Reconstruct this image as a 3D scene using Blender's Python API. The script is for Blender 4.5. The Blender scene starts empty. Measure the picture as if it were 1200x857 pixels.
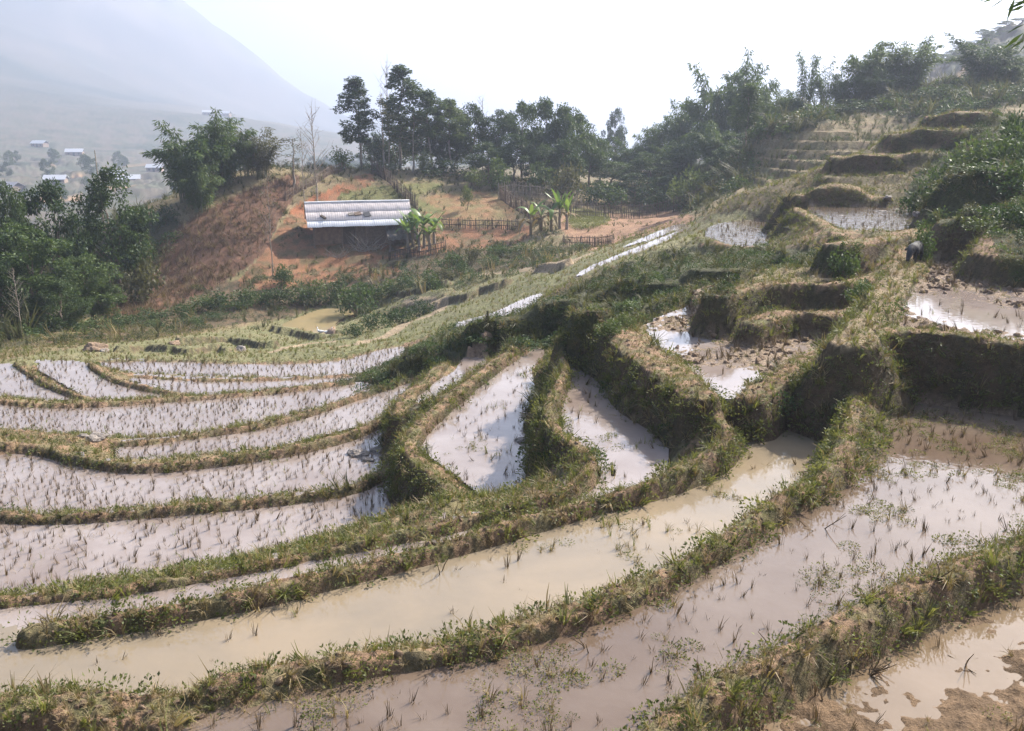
import bpy, bmesh, math, random
import numpy as np
from mathutils import Vector, Matrix, noise as mnoise

SC = bpy.context.scene
COL = SC.collection
rad = math.radians

# ------------------------------------------------------------------ camera, light, air
F_PX, PITCH = 1128.0, rad(14.8)          # focal length for a 1200 px wide frame, tilt down
cam_d = bpy.data.cameras.new('camera')
cam_d.sensor_width = 36.0
cam_d.lens = 36.0 * F_PX / 1200.0
cam_d.clip_start, cam_d.clip_end = 0.1, 12000
cam = bpy.data.objects.new('camera', cam_d)
cam.rotation_euler = (math.pi / 2 - PITCH, 0, 0)
COL.objects.link(cam)
SC.camera = cam

SUN_AZ, SUN_EL = rad(46), rad(39)        # azimuth clockwise from the view direction (+Y)
world = bpy.data.worlds.new('World'); SC.world = world
world.use_nodes = True
wn = world.node_tree
sky = wn.nodes.new('ShaderNodeTexSky'); sky.sky_type = 'NISHITA'; sky.sun_disc = False
sky.sun_elevation, sky.sun_rotation = SUN_EL, SUN_AZ
sky.air_density, sky.dust_density, sky.ozone_density = 1.0, 3.0, 2.0
bg = next(n for n in wn.nodes if n.type == 'BACKGROUND')
bg.inputs['Strength'].default_value = 0.115
wn.links.new(sky.outputs[0], bg.inputs['Color'])
sun_d = bpy.data.lights.new('sun', 'SUN'); sun_d.energy = 5.0; sun_d.angle = rad(0.5)
sun_d.color = (1.0, 0.94, 0.84)
sun = bpy.data.objects.new('sun', sun_d); COL.objects.link(sun)
sun_dir = Vector((math.cos(SUN_EL) * math.sin(SUN_AZ), math.cos(SUN_EL) * math.cos(SUN_AZ), math.sin(SUN_EL)))
sun.rotation_euler = (-sun_dir).to_track_quat('-Z', 'Y').to_euler()
SC.view_settings.view_transform = 'Standard'; SC.view_settings.look = 'None'
SC.view_settings.gamma = 1.0
SC.view_settings.exposure = 1.38
SC.cycles.use_denoising = True
SC.cycles.volume_bounces = 2
SC.cycles.max_bounces = 6; SC.cycles.diffuse_bounces = 2; SC.cycles.glossy_bounces = 2
SC.cycles.transparent_max_bounces = 4; SC.cycles.transmission_bounces = 2
SC.cycles.sample_clamp_indirect = 6
HAZE_DENSITY, HAZE_TOP = 0.00075, 276.0

# ------------------------------------------------------------------ helpers
rng = np.random.default_rng(7)
random.seed(7)
SP, CP = math.sin(PITCH), math.cos(PITCH)

def ray(px, py):
    dx, dy = (np.asarray(px, float) - 600) / F_PX, (428.5 - np.asarray(py, float)) / F_PX
    return dx, CP + dy * SP, -SP + dy * CP
def at_z(px, py, z):
    X, Y, Z = ray(px, py); t = z / Z
    return X * t, Y * t
def z_at_r(px, py, r):
    X, Y, Z = ray(px, py)
    return Z * r / np.hypot(X, Y)
def to_px(x, y, z):
    f = y * CP - z * SP; u = y * SP + z * CP
    f = np.maximum(f, 1e-3)
    return 600 + F_PX * x / f, 428.5 - F_PX * u / f

def smooth(pts, closed, n=5):
    P = np.asarray(pts, float); N = len(P); out = []
    segs = N if closed else N - 1
    for i in range(segs):
        if closed: p0, p1, p2, p3 = P[(i - 1) % N], P[i], P[(i + 1) % N], P[(i + 2) % N]
        else: p0, p1, p2, p3 = P[max(i - 1, 0)], P[i], P[i + 1], P[min(i + 2, N - 1)]
        for k in range(n):
            t = k / n
            out.append(0.5 * ((2 * p1) + (p2 - p0) * t + (2 * p0 - 5 * p1 + 4 * p2 - p3) * t * t + (3 * p1 - p0 - 3 * p2 + p3) * t ** 3))
    if not closed: out.append(P[-1])
    return np.array(out)

PERM = rng.permutation(512).astype(np.int32); PERM = np.concatenate([PERM, PERM])
GRX = np.cos(np.arange(512) * 2.399); GRY = np.sin(np.arange(512) * 2.399)
def gnoise(x, y):
    xi, yi = np.floor(x).astype(np.int32), np.floor(y).astype(np.int32)
    fx, fy = x - xi, y - yi
    ux, uy = fx * fx * fx * (fx * (fx * 6 - 15) + 10), fy * fy * fy * (fy * (fy * 6 - 15) + 10)
    xi &= 511; yi &= 511
    def g(a, b, dx, dy):
        h = PERM[PERM[a & 511] + (b & 511)] & 511
        return GRX[h] * dx + GRY[h] * dy
    a = g(xi, yi, fx, fy); b = g(xi + 1, yi, fx - 1, fy)
    c = g(xi, yi + 1, fx, fy - 1); d = g(xi + 1, yi + 1, fx - 1, fy - 1)
    return 1.4 * ((a + (b - a) * ux) * (1 - uy) + (c + (d - c) * ux) * uy)
def fbm(x, y, wl, oct=3, seed=0):
    s = np.zeros_like(x); a, tot = 1.0, 0.0
    for o in range(oct):
        s += a * gnoise(x / wl + seed * 17.3 + o * 5.1, y / wl + seed * 9.7 - o * 3.3); tot += a
        a *= 0.5; wl *= 0.47
    return s / tot
def sstep(a, b, x):
    t = np.clip((x - a) / (b - a), 0, 1); return t * t * (3 - 2 * t)
def in_poly(x, y, poly):
    inside = np.zeros(x.shape, bool); n = len(poly)
    for i in range(n):
        x1, y1 = poly[i]; x2, y2 = poly[(i + 1) % n]
        if y1 == y2: continue
        c = ((y1 > y) != (y2 > y))
        inside ^= c & (x < (x2 - x1) * (y - y1) / (y2 - y1) + x1)
    return inside

# ------------------------------------------------------------------ materials
def nt(name):
    m = bpy.data.materials.new(name); m.use_nodes = True
    t = m.node_tree; p = t.nodes['Principled BSDF']
    return m, t, p
def N(t, kind, **kw):
    n = t.nodes.new(kind)
    for k, v in kw.items():
        if k.startswith('i_'):
            key = k[2:]; n.inputs[int(key) if key.isdigit() else key.replace('_', ' ')].default_value = v
        else: setattr(n, k, v)
    return n
def mixrgb(t, a, b, fac, blend='MIX'):
    n = t.nodes.new('ShaderNodeMix'); n.data_type = 'RGBA'; n.blend_type = blend
    for s, v in ((6, a), (7, b), (0, fac)):
        if hasattr(v, 'links') or hasattr(v, 'is_linked'): t.links.new(v, n.inputs[s])
        elif s == 0: n.inputs[0].default_value = v
        else: n.inputs[s].default_value = (*v, 1)
    return n.outputs[2]

def mat_ground():
    m, t, p = nt('earth')
    a = N(t, 'ShaderNodeVertexColor', layer_name='col')
    geo = N(t, 'ShaderNodeNewGeometry')
    n1 = N(t, 'ShaderNodeTexNoise', i_Scale=9.0, i_Detail=6.0, i_Roughness=0.7)
    n2 = N(t, 'ShaderNodeTexNoise', i_Scale=55.0, i_Detail=4.0, i_Roughness=0.7)
    t.links.new(geo.outputs['Position'], n1.inputs['Vector']); t.links.new(geo.outputs['Position'], n2.inputs['Vector'])
    r1 = N(t, 'ShaderNodeMapRange', i_1=0.3, i_2=0.7, i_3=0.6, i_4=1.4)
    t.links.new(n1.outputs[0], r1.inputs[0])
    r2 = N(t, 'ShaderNodeMapRange', i_1=0.3, i_2=0.7, i_3=0.7, i_4=1.3)
    t.links.new(n2.outputs[0], r2.inputs[0])
    mm = N(t, 'ShaderNodeMath', operation='MULTIPLY'); t.links.new(r1.outputs[0], mm.inputs[0]); t.links.new(r2.outputs[0], mm.inputs[1])
    c = mixrgb(t, a.outputs[0], (1, 1, 1), 1.0, 'MULTIPLY')
    t.links.new(mm.outputs[0], c.node.inputs[7])
    t.links.new(c, p.inputs['Base Color'])
    p.inputs['Roughness'].default_value = 0.9
    p.inputs['Specular IOR Level'].default_value = 0.2
    b1 = N(t, 'ShaderNodeBump', i_Strength=0.9, i_Distance=0.1); t.links.new(n1.outputs[0], b1.inputs['Height'])
    b2 = N(t, 'ShaderNodeBump', i_Strength=0.7, i_Distance=0.015); t.links.new(n2.outputs[0], b2.inputs['Height']); t.links.new(b1.outputs[0], b2.inputs['Normal'])
    t.links.new(b2.outputs[0], p.inputs['Normal'])
    return m

def mat_water(name, base, var, ripple=0.02, wl=7.0, rough=0.03):
    m, t, p = nt(name)
    geo = N(t, 'ShaderNodeNewGeometry')
    n1 = N(t, 'ShaderNodeTexNoise', i_Scale=0.55, i_Detail=6.0, i_Roughness=0.6, i_Distortion=0.35)
    t.links.new(geo.outputs['Position'], n1.inputs['Vector'])
    r1 = N(t, 'ShaderNodeMapRange', i_1=0.36, i_2=0.66); t.links.new(n1.outputs[0], r1.inputs[0])
    c = mixrgb(t, base, var, r1.outputs[0]); t.links.new(c, p.inputs['Base Color'])
    p.inputs['IOR'].default_value = 1.38
    p.inputs['Roughness'].default_value = rough
    n2 = N(t, 'ShaderNodeTexNoise', i_Scale=wl, i_Detail=2.0)
    t.links.new(geo.outputs['Position'], n2.inputs['Vector'])
    b = N(t, 'ShaderNodeBump', i_Strength=ripple, i_Distance=0.1); t.links.new(n2.outputs[0], b.inputs['Height'])
    t.links.new(b.outputs[0], p.inputs['Normal'])
    return m

def mat_leaf(name, c1, c2, trans=0.35, rough=0.55):
    m, t, p = nt(name)
    geo = N(t, 'ShaderNodeNewGeometry'); oi = N(t, 'ShaderNodeObjectInfo')
    ad = N(t, 'ShaderNodeMath', operation='ADD'); t.links.new(geo.outputs['Random Per Island'], ad.inputs[0]); t.links.new(oi.outputs['Random'], ad.inputs[1])
    hf = N(t, 'ShaderNodeMath', operation='MULTIPLY', i_1=0.5); t.links.new(ad.outputs[0], hf.inputs[0])
    c = mixrgb(t, c1, c2, hf.outputs[0])
    t.links.new(c, p.inputs['Base Color'])
    p.inputs['Roughness'].default_value = rough
    p.inputs['Specular IOR Level'].default_value = 0.22
    tr = N(t, 'ShaderNodeBsdfTranslucent'); c2_ = mixrgb(t, c, (1.0, 1.0, 0.55), 1.0, 'MULTIPLY')
    t.links.new(c2_, tr.inputs[0])
    mx = N(t, 'ShaderNodeMixShader', i_0=trans)
    t.links.new(p.outputs[0], mx.inputs[1]); t.links.new(tr.outputs[0], mx.inputs[2])
    t.links.new(mx.outputs[0], t.nodes['Material Output'].inputs['Surface'])
    return m

def mat_plain(name, col, rough=0.85, var=0.35, scale=6.0, bump=0.02, metallic=0.0):
    m, t, p = nt(name)
    tc = N(t, 'ShaderNodeTexCoord')
    n1 = N(t, 'ShaderNodeTexNoise', i_Scale=scale, i_Detail=5.0, i_Roughness=0.65)
    t.links.new(tc.outputs['Object'], n1.inputs['Vector'])
    r1 = N(t, 'ShaderNodeMapRange', i_1=0.3, i_2=0.7); t.links.new(n1.outputs[0], r1.inputs[0])
    dk = tuple(x * (1 - var) for x in col); lt = tuple(min(1, x * (1 + var)) for x in col)
    t.links.new(mixrgb(t, dk, lt, r1.outputs[0]), p.inputs['Base Color'])
    p.inputs['Roughness'].default_value = rough; p.inputs['Metallic'].default_value = metallic
    if bump:
        b = N(t, 'ShaderNodeBump', i_Strength=0.7, i_Distance=bump); t.links.new(n1.outputs[0], b.inputs['Height'])
        t.links.new(b.outputs[0], p.inputs['Normal'])
    return m

M = {}
M['earth'] = mat_ground()
M['water_clear'] = mat_water('paddy_water', (0.115, 0.08, 0.056), (0.165, 0.125, 0.095), 0.03)
M['water_milky'] = mat_water('milky_paddy_water', (0.245, 0.19, 0.125), (0.185, 0.15, 0.105), 0.02)
M['water_brown'] = mat_water('brown_paddy_water', (0.13, 0.09, 0.052), (0.185, 0.135, 0.09), 0.02)
M['water_far'] = mat_water('far_paddy_water', (0.20, 0.155, 0.13), (0.28, 0.235, 0.21), 0.02)
M['water_ripple'] = mat_water('rippled_paddy_water', (0.10, 0.075, 0.055), (0.14, 0.11, 0.085), 0.35, 5.0, 0.08)
M['pond'] = mat_water('valley_pond', (0.30, 0.23, 0.12), (0.26, 0.21, 0.12), 0.02)
M['bamboo_leaf'] = mat_leaf('bamboo_leaf', (0.045, 0.082, 0.028), (0.145, 0.19, 0.075), 0.42)
M['dark_leaf'] = mat_leaf('dark_leaf', (0.022, 0.046, 0.016), (0.078, 0.115, 0.042))
M['mid_leaf'] = mat_leaf('mid_leaf', (0.040, 0.074, 0.024), (0.12, 0.16, 0.058))
M['light_leaf'] = mat_leaf('light_leaf', (0.07, 0.10, 0.035), (0.16, 0.19, 0.08))
M['olive_leaf'] = mat_leaf('olive_leaf', (0.06, 0.065, 0.030), (0.13, 0.125, 0.065))
M['grass'] = mat_leaf('grass_blade', (0.085, 0.10, 0.030), (0.225, 0.225, 0.085), 0.42)
M['dry_grass'] = mat_leaf('dry_grass_blade', (0.15, 0.11, 0.055), (0.32, 0.25, 0.14), 0.3)
M['herb'] = mat_leaf('herb_leaf', (0.055, 0.076, 0.025), (0.16, 0.17, 0.065), 0.4)
M['stubble'] = mat_leaf('stubble_stalk', (0.055, 0.036, 0.022), (0.20, 0.14, 0.08), 0.1, 0.8)
M['banana'] = mat_leaf('banana_leaf', (0.09, 0.16, 0.04), (0.22, 0.30, 0.09), 0.4, 0.4)
M['banana_dry'] = mat_leaf('dry_banana_leaf', (0.16, 0.11, 0.06), (0.30, 0.23, 0.13), 0.2, 0.8)
M['bark'] = mat_plain('bark', (0.13, 0.10, 0.075), 0.9, 0.4, 8)
M['pale_bark'] = mat_plain('pale_bark', (0.24, 0.20, 0.16), 0.9, 0.4, 8)
M['culm'] = mat_plain('bamboo_culm', (0.12, 0.13, 0.06), 0.6, 0.3, 4, 0)
M['rock'] = mat_plain('rock', (0.21, 0.18, 0.155), 0.9, 0.45, 5, 0.04)
M['clod'] = mat_plain('clod', (0.20, 0.135, 0.085), 0.95, 0.5, 9, 0.03)

# ------------------------------------------------------------------ where things are: terraces, banks, slopes
# wet or muddy paddies: outline seen from the camera, level, mean bed height over the water, bed roughness, water kind
PADDY = [
 ('near_right', -5.2, [(1215,668),(1150,705),(1080,742),(1015,768),(985,792),(955,806),(890,845),(850,880),(1215,880)], -0.012, 0.075, 'water_brown'),
 ('long_purple', -4.95, [(190,880),(330,842),(430,808),(560,782),(640,757),(720,717),(800,672),(880,622),(960,582),(1012,560),(1040,520),(1045,480),(1025,450),(1050,440),(1120,450),(1215,470),(1215,618),(1130,645),(1050,680),(990,710),(920,750),(850,785),(780,825),(720,880)], -0.07, 0.035, 'water_clear'),
 ('milky', -5.3, [(845,490),(880,485),(920,495),(965,520),(950,560),(905,592),(850,628),(760,678),(680,708),(580,738),(480,758),(400,768),(300,783),(230,803),(200,820),(100,812),(-15,815),(-15,745),(60,748),(150,737),(250,714),(350,692),(450,667),(540,642),(640,614),(720,592),(800,557),(850,532),(862,505)], -0.09, 0.03, 'water_milky'),
 ('channel', -5.45, [(675,432),(695,428),(706,450),(714,480),(740,500),(775,520),(780,540),(745,568),(690,585),(640,600),(590,612),(520,628),(420,652),(300,680),(180,702),(60,718),(-15,722),(-15,714),(100,703),(200,690),(300,671),(400,650),(480,630),(560,610),(620,598),(680,578),(712,560),(722,545),(700,520),(675,500),(660,475),(663,450)], -0.09, 0.03, 'water_far'),
 ('wide_tongue', -6.5, [(632,408),(618,418),(590,438),(560,460),(525,488),(497,512),(490,522),(505,537),(530,555),(560,580),(570,594),(600,592),(625,582),(637,565),(622,535),(612,505),(618,480),(627,455),(622,435),(636,415)], -0.08, 0.03, 'water_far'),
 ('narrow_tongue', -6.9, [(545,422),(568,419),(572,428),(555,440),(530,458),(500,478),(487,484),(488,470),(505,455),(530,440)], -0.08, 0.02, 'water_far'),
 ('left_first', -7.3, [(-15,612),(80,610),(200,602),(300,594),(400,578),(440,566),(468,570),(482,595),(492,606),(420,625),(320,645),(200,668),(100,680),(-15,692)], -0.06, 0.03, 'water_far'),
 ('left_second', -7.65, [(-15,538),(60,538),(120,548),(170,554),(240,550),(340,537),(430,512),(462,500),(470,510),(440,530),(447,552),(400,565),(320,576),(200,588),(60,595),(-15,595)], -0.06, 0.03, 'water_far'),
 ('left_crescent', -8.0, [(138,522),(200,515),(280,505),(360,490),(430,470),(485,447),(493,452),(470,472),(440,488),(380,505),(310,520),(220,530),(150,533)], -0.07, 0.02, 'water_far'),
 ('left_third', -8.6, [(-15,476),(80,478),(160,476),(260,468),(340,461),(410,451),(440,455),(400,470),(340,484),(260,497),(160,509),(90,506),(-15,503)], -0.06, 0.03, 'water_far'),
 ('fan_left', -9.2, [(-15,430),(18,430),(48,446),(83,462),(100,466),(-15,464)], -0.06, 0.04, 'water_far'),
 ('fan_middle', -9.2, [(45,427),(100,427),(122,442),(160,455),(200,463),(130,465),(95,458),(65,442)], -0.06, 0.04, 'water_far'),
 ('fan_right', -9.25, [(150,440),(200,443),(300,446),(400,442),(425,444),(380,450),(300,456),(225,460),(185,451)], -0.06, 0.03, 'water_far'),
 ('fan_top', -9.6, [(115,424),(200,424),(300,428),(390,426),(440,412),(472,409),(468,420),(430,434),(330,439),(220,439),(150,434)], -0.05, 0.04, 'water_far'),
 ('strip_low', -8.0, [(532,383),(560,384),(600,373),(627,357),(634,347),(615,352),(580,368),(550,377)], -0.08, 0.02, 'water_far'),
 ('strip_mid', -6.5, [(676,326),(720,309),(760,293),(800,279),(814,264),(790,274),(740,294),(690,315)], -0.07, 0.04, 'water_far'),
 ('strip_high', -6.9, [(732,291),(780,276),(803,267),(795,264),(765,275),(740,286)], -0.06, 0.03, 'water_far'),
 ('corner_pool', -4.7, [(826,276),(860,284),(905,286),(917,268),(880,261),(840,265)], -0.08, 0.03, 'water_ripple'),
 ('pond_terrace', -3.55, [(945,245),(990,240),(1060,242),(1095,249),(1080,262),(1040,271),(1000,273),(975,262)], -0.10, 0.03, 'water_ripple'),
 ('mud_field', -4.9, [(762,380),(800,362),(855,352),(880,375),(890,392),(960,396),(978,402),(940,425),(900,445),(860,462),(835,455),(805,425),(775,405)], 0.035, 0.055, 'water_far'),
 ('pig_field', -3.9, [(1035,386),(1040,345),(1065,320),(1088,301),(1150,290),(1215,300),(1215,402),(1150,397),(1080,388)], 0.05, 0.075, 'water_far'),
 ('valley_pond', -13.2, [(330,386),(345,377),(375,366),(408,364),(425,368),(395,380),(392,398),(360,394)], -0.15, 0.02, 'pond'),
]
# dry terraces: outline, level
DRY = [
 (-4.1, [(880,326),(920,315),(1000,309),(1012,322),(960,330),(900,333)]),
 (-4.55, [(882,366),(920,352),(1005,350),(1018,362),(950,367),(890,378)]),
]
# banks: crest line, crest level(s), half width of the flat top, side slope
BANK = [
 ([(1215,632),(1130,664),(1060,692),(1000,721),(930,759),(860,797),(790,838),(740,880)], [-4.83,-4.87], 0.13, 1.1),
 ([(995,410),(1005,450),(1000,490),(985,530),(962,556),(903,593),(843,635),(763,679),(683,710),(600,736),(500,760),(400,774),(300,790),(232,806)], [-4.5,-4.55,-4.65,-4.76,-4.8,-4.82,-4.82,-4.82,-4.82], 0.12, 2.0),
 ([(-15,828),(80,824),(160,826),(200,838)], [-4.86,-4.92], 0.2, 1.6),
 ([(812,462),(842,488),(852,512),(822,538),(760,565),(690,587),(600,612),(520,637),(430,660),(330,684),(230,706),(130,723),(35,738)], [-4.75,-4.98,-5.12,-5.15,-5.15,-5.16], 0.12, 2.4),
 ([(652,410),(662,430),(652,455),(642,480),(655,505),(680,525),(692,545),(668,568),(620,588),(560,602),(500,618),(400,639),(300,661),(200,680),(100,694),(-15,704)], [-5.2,-5.2,-5.22,-5.25,-5.31,-5.38,-5.395,-5.395], 0.10, 2.4),
 ([(612,400),(575,428),(540,455),(512,478),(487,503),(480,525),(500,550),(530,575),(552,594)], [-6.3], 0.14, 2.4),
 ([(520,425),(500,445),(478,462),(468,485)], [-6.8], 0.2, 2.2),
 ([(-15,602),(60,604),(150,599),(250,590),(350,580),(412,570),(442,556)], [-7.17], 0.09, 1.2),
 ([(-15,520),(40,522),(90,535),(150,544),(220,541),(320,528),(400,510),(450,490),(482,478)], [-7.49], 0.09, 1.2),
 ([(-15,503),(50,508),(100,513),(150,517),(220,509),(300,498),(360,483),(420,463),(470,446),(505,436)], [-7.89], 0.09, 1.4),
 ([(-15,468),(60,473),(140,471),(220,465),(300,459),(370,451),(412,446)], [-8.49], 0.09, 1.3),
 ([(20,424),(40,440),(70,455),(110,468)], [-9.08], 0.1, 0.8),
 ([(105,425),(130,441),(170,453),(220,462)], [-9.08], 0.1, 0.8),
 ([(118,436),(180,441),(240,444),(320,443),(400,439),(430,437)], [-9.18], 0.1, 0.8),
 ([(-15,424),(100,422),(200,421),(300,424),(390,420),(440,408),(490,398)], [-9.53], 0.12, 0.8),
 ([(690,380),(720,388),(760,418),(790,438),(820,462)], [-4.6], 0.35, 2.6),
 ([(978,405),(940,425),(905,447),(880,462)], [-4.62], 0.25, 2.6),
 ([(1005,393),(1050,387),(1120,391),(1215,403)], [-3.78], 0.25, 3.0),
 ([(1000,400),(1025,368),(1045,335),(1070,305)], [-3.8,-3.75], 0.35, 1.5),
 ([(880,378),(920,367),(975,367),(1020,362)], [-4.42], 0.25, 2.6),
 ([(840,345),(880,335),(940,331),(985,333),(1030,322)], [-3.98], 0.25, 2.6),
 ([(820,277),(845,285),(872,289),(905,290),(924,281)], [-4.6], 0.14, 0.8),
 ([(934,244),(952,254),(968,264),(984,275)], [-3.42], 0.2, 1.2),
 ([(980,285),(1040,278),(1090,267),(1115,262)], [-3.32], 0.3, 1.6),
 ([(942,228),(958,220),(982,216),(1008,221),(1022,230)], ('r', 40.5), 0.7, 1.6),
 ([(990,184),(1012,181),(1040,183)], ('r', 47), 0.7, 2.2),
 ([(1055,157),(1078,153),(1106,154)], ('r', 49.5), 0.7, 2.2),
 ([(1103,135),(1122,130),(1144,131)], ('r', 51.5), 0.7, 2.0),
 ([(1118,258),(1140,247),(1168,250)], ('r', 29), 0.5, 1.8),
 ([(1135,205),(1165,198),(1210,200)], ('r', 33), 0.6, 1.6),
 ([(1186,296),(1195,262),(1225,240)], [-3.2,-2.6,-2.1], 0.7, 1.8),
]
# feet of the high steps on the right: line, distance, half width
FOOT = [([(985,207),(1012,207),(1042,206)], 45.4, .8), ([(1052,181),(1080,180),(1106,179)], 47.6, .8), ([(1102,153),(1122,151),(1146,150)], 49.7, .8),
        ([(1118,266),(1142,266),(1168,268)], 27.8, .5)]
# open ground: (pixel, distance) samples of the slopes
CTRL = [
 # the rise the camera stands on, and the foot of it
 *[(x, 'z', -1.6, 0.6) for x in (0, 400, 800, 1200)], *[(x, 'z', -1.75, 1.5) for x in (0, 400, 800, 1200)],
 *[(x, 'z', -4.7, 3.0) for x in (0, 400, 800, 1200)], *[(x, 'z', -5.1, 4.6) for x in (0, 300, 600, 900, 1200)],
 # shrubby crest between the near terraces and the valley
 (450,434,31),(500,411,30.5),(540,402,30.5),(640,376,30.5),(680,352,30.5),(740,332,31),(800,316,32),(850,307,32),(900,304,32),(690,405,23.6),(760,360,26),(600,410,25),(560,400,28),
 # right hand slope
 (1200,106,46),(1160,122,47),(1200,150,39),(1130,170,43),(1200,220,32),(1100,220,36),(1150,245,29),(1190,290,24),(1060,205,42),(950,205,50),(900,235,44),(870,225,47),(880,250,42),(930,250,37),(1080,240,36),
 (1050,186,47.5),(1100,183,47.5),(1000,208,45),(1045,207,44.5),(1000,190,49),(1050,170,52),(1075,175,48.5),(1020,240,39),(980,238,39.5),(1060,228,42),(990,205,46),(1120,150,48.5),(1150,150,47.5),(1030,226,41),(1080,212,42),(960,212,46),(1130,200,40),(1150,300,26),(1180,320,23.5),(1140,262,28.5),(1220,330,22),
 # terraces on the far right
 (880,222,64),(1000,205,66),(880,160,80),(1000,150,80),(1060,150,78),(1000,128,95),(1060,112,95),(1100,100,96),(880,176,100),(940,152,97),(1200,84,96),(800,196,112),(860,190,108),(1080,130,84),(1180,112,80),
 # wooded middle
 (800,242,92),(850,240,80),(740,240,98),(690,232,98),(800,215,112),
 # garden plots
 (740,270,75),(700,292,68),(790,255,80),(660,270,78),(620,250,86),(560,240,90),(520,255,86),(540,272,82),(600,280,78),
 # house yard and the bank below it
 (425,287,80),(370,285,80),(470,285,80),(330,300,78),(425,312,76),(330,335,72),(400,345,70),(350,362,67),(480,335,66),(560,310,68),(640,300,66),
 # valley floor
 (430,390,52),(500,365,58),(560,338,58),(640,315,56),(740,283,54),(300,412,46),(200,402,50),(100,412,46),(20,418,44),(520,385,45),(300,385,60),(600,345,48),
 # left: wood and brown slope
 (20,395,55),(100,380,62),(200,352,70),(160,345,76),(190,290,82),(225,258,84),(262,238,86),(300,222,88),(330,210,90),(380,202,95),(430,208,95),(300,290,79),(250,330,74),(350,245,88),(400,235,90),(480,220,94),(500,203,100),(600,217,98),(120,350,74),(0,380,66),(-100,400,60),(60,360,72),
 # behind the ridge
 *[(x, 'z', z, 125) for x, z in ((-100,-26),(100,-26),(250,-22),(380,-14),(480,-10),(600,-10),(700,-10))],
 *[(x, 'z', -38, 210) for x in (-150, 0, 150, 300)], *[(x, 'z', -16, 200) for x in (450, 600, 750)],
 (-50,290,285),(100,275,290),(200,262,295),(300,255,300),
 # distant valley side
 (0,215,410),(65,211,420),(150,208,430),(250,205,450),(0,165,720),(100,155,800),(200,150,850),(300,150,950),(0,105,1100),(120,110,1250),(220,120,1400),(300,140,1600),
 (-200,-60,2250),(-80,-50,2300),(40,-42,2350),(140,-32,2400),(195,-15,2400),(215,5,2400),(245,50,2450),(290,105,2450),(340,148,2450),(420,176,2450),(520,186,2500),(700,192,2500),(900,192,2500),
 # distant hill on the right
 *[(x, 'z', -9, 165) for x in (560, 700, 820)], *[(x, 'z', -18, 300) for x in (500, 650, 800, 950)], *[(x, 'z', -30, 520) for x in (450, 600, 800, 1000, 1200)], *[(x, 'z', -45, 800) for x in (600, 800, 1000, 1200)], (950,128,170),(1250,'z',16,310),(1400,'z',22,310),(1120,'z',2,310),(1000,'z',-10,310),(1200,'z',-5,420),(1400,'z',-5,420),
 (1000,118,230),(1080,84,230),(1120,64,232),(1160,48,232),(1205,32,232),(1300,12,232),(1400,0,232),(1100,100,160),(1200,70,170),(1300,60,170),
]
print('ground ...')
HALF = rad(33.2)
NF = 900
th_f = np.linspace(-HALF, HALF, NF)
out_l = np.linspace(-math.pi, -HALF, 22)[:-1]
TH = np.concatenate([out_l, th_f, -out_l[::-1]])
LR = np.concatenate([np.linspace(math.log(0.5), math.log(4.2), 26)[:-1],
                     np.linspace(math.log(4.2), math.log(135.0), 640),
                     np.linspace(math.log(135.0), math.log(4200.0), 190)[1:]])
NC, NR = len(TH), len(LR)
RR = np.exp(LR)
TG, RG = np.meshgrid(TH, RR)
X, Y = RG * np.sin(TG), RG * np.cos(TG)

def polar(x, y): return np.arctan2(x, y), np.hypot(x, y)

# base surface: thin plate spline through the samples
cu, cv, cz = [], [], []
for c in CTRL:
    if c[1] == 'z':
        dx, dy, _ = ray(c[0], 428); th = math.atan2(dx, CP); r, z = c[3], c[2]
    else:
        a, b, _ = ray(c[0], c[1]); th = math.atan2(a, b); r = c[2]; z = float(z_at_r(c[0], c[1], r))
    cu.append(th); cv.append(math.log(r)); cz.append(z)
for name, z, poly, bed, amp, w in PADDY:
    P = np.array(poly, float); P = np.vstack([P[::2], P.mean(0)])
    x, y = at_z(P[:, 0], P[:, 1], z); t_, r_ = polar(x, y)
    cu += list(t_); cv += list(np.log(r_)); cz += [z] * len(P)
for z, poly in DRY:
    P = np.array(poly, float)
    x, y = at_z(P[:, 0], P[:, 1], z); t_, r_ = polar(x, y)
    cu += list(t_); cv += list(np.log(r_)); cz += [z] * len(P)
for r_, z_ in ((0.6, -1.6), (3, -2.5), (10, -1), (30, 4), (100, 14), (300, 30), (1000, 60), (4000, 60)):
    for t_ in (-2.9, -2.0, 2.0, 2.9):
        cu.append(t_); cv.append(math.log(r_)); cz.append(z_ if t_ > 0 or r_ < 5 else z_ - min(30, r_ * 0.25))
for r_, z_ in ((8, -6.5), (15, -8.5), (30, -11), (60, -16), (150, -30), (400, -30)):
    cu.append(-0.9); cv.append(math.log(r_)); cz.append(z_)
for r_, z_ in ((8, -4.6), (15, -3.4), (30, 0.5), (60, 6), (150, 18), (400, 40)):
    cu.append(0.9); cv.append(math.log(r_)); cz.append(z_)
for t_ in np.linspace(-0.55, 0.55, 7):
    for r_ in (3200, 4200):
        cu.append(t_); cv.append(math.log(r_)); cz.append(-120)
cu, cv, cz = map(np.array, (cu, cv, cz))
n = len(cz)
def tps_k(d2): return 0.5 * d2 * np.log(d2 + 1e-12)
D2 = (cu[:, None] - cu) ** 2 + (cv[:, None] - cv) ** 2
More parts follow.
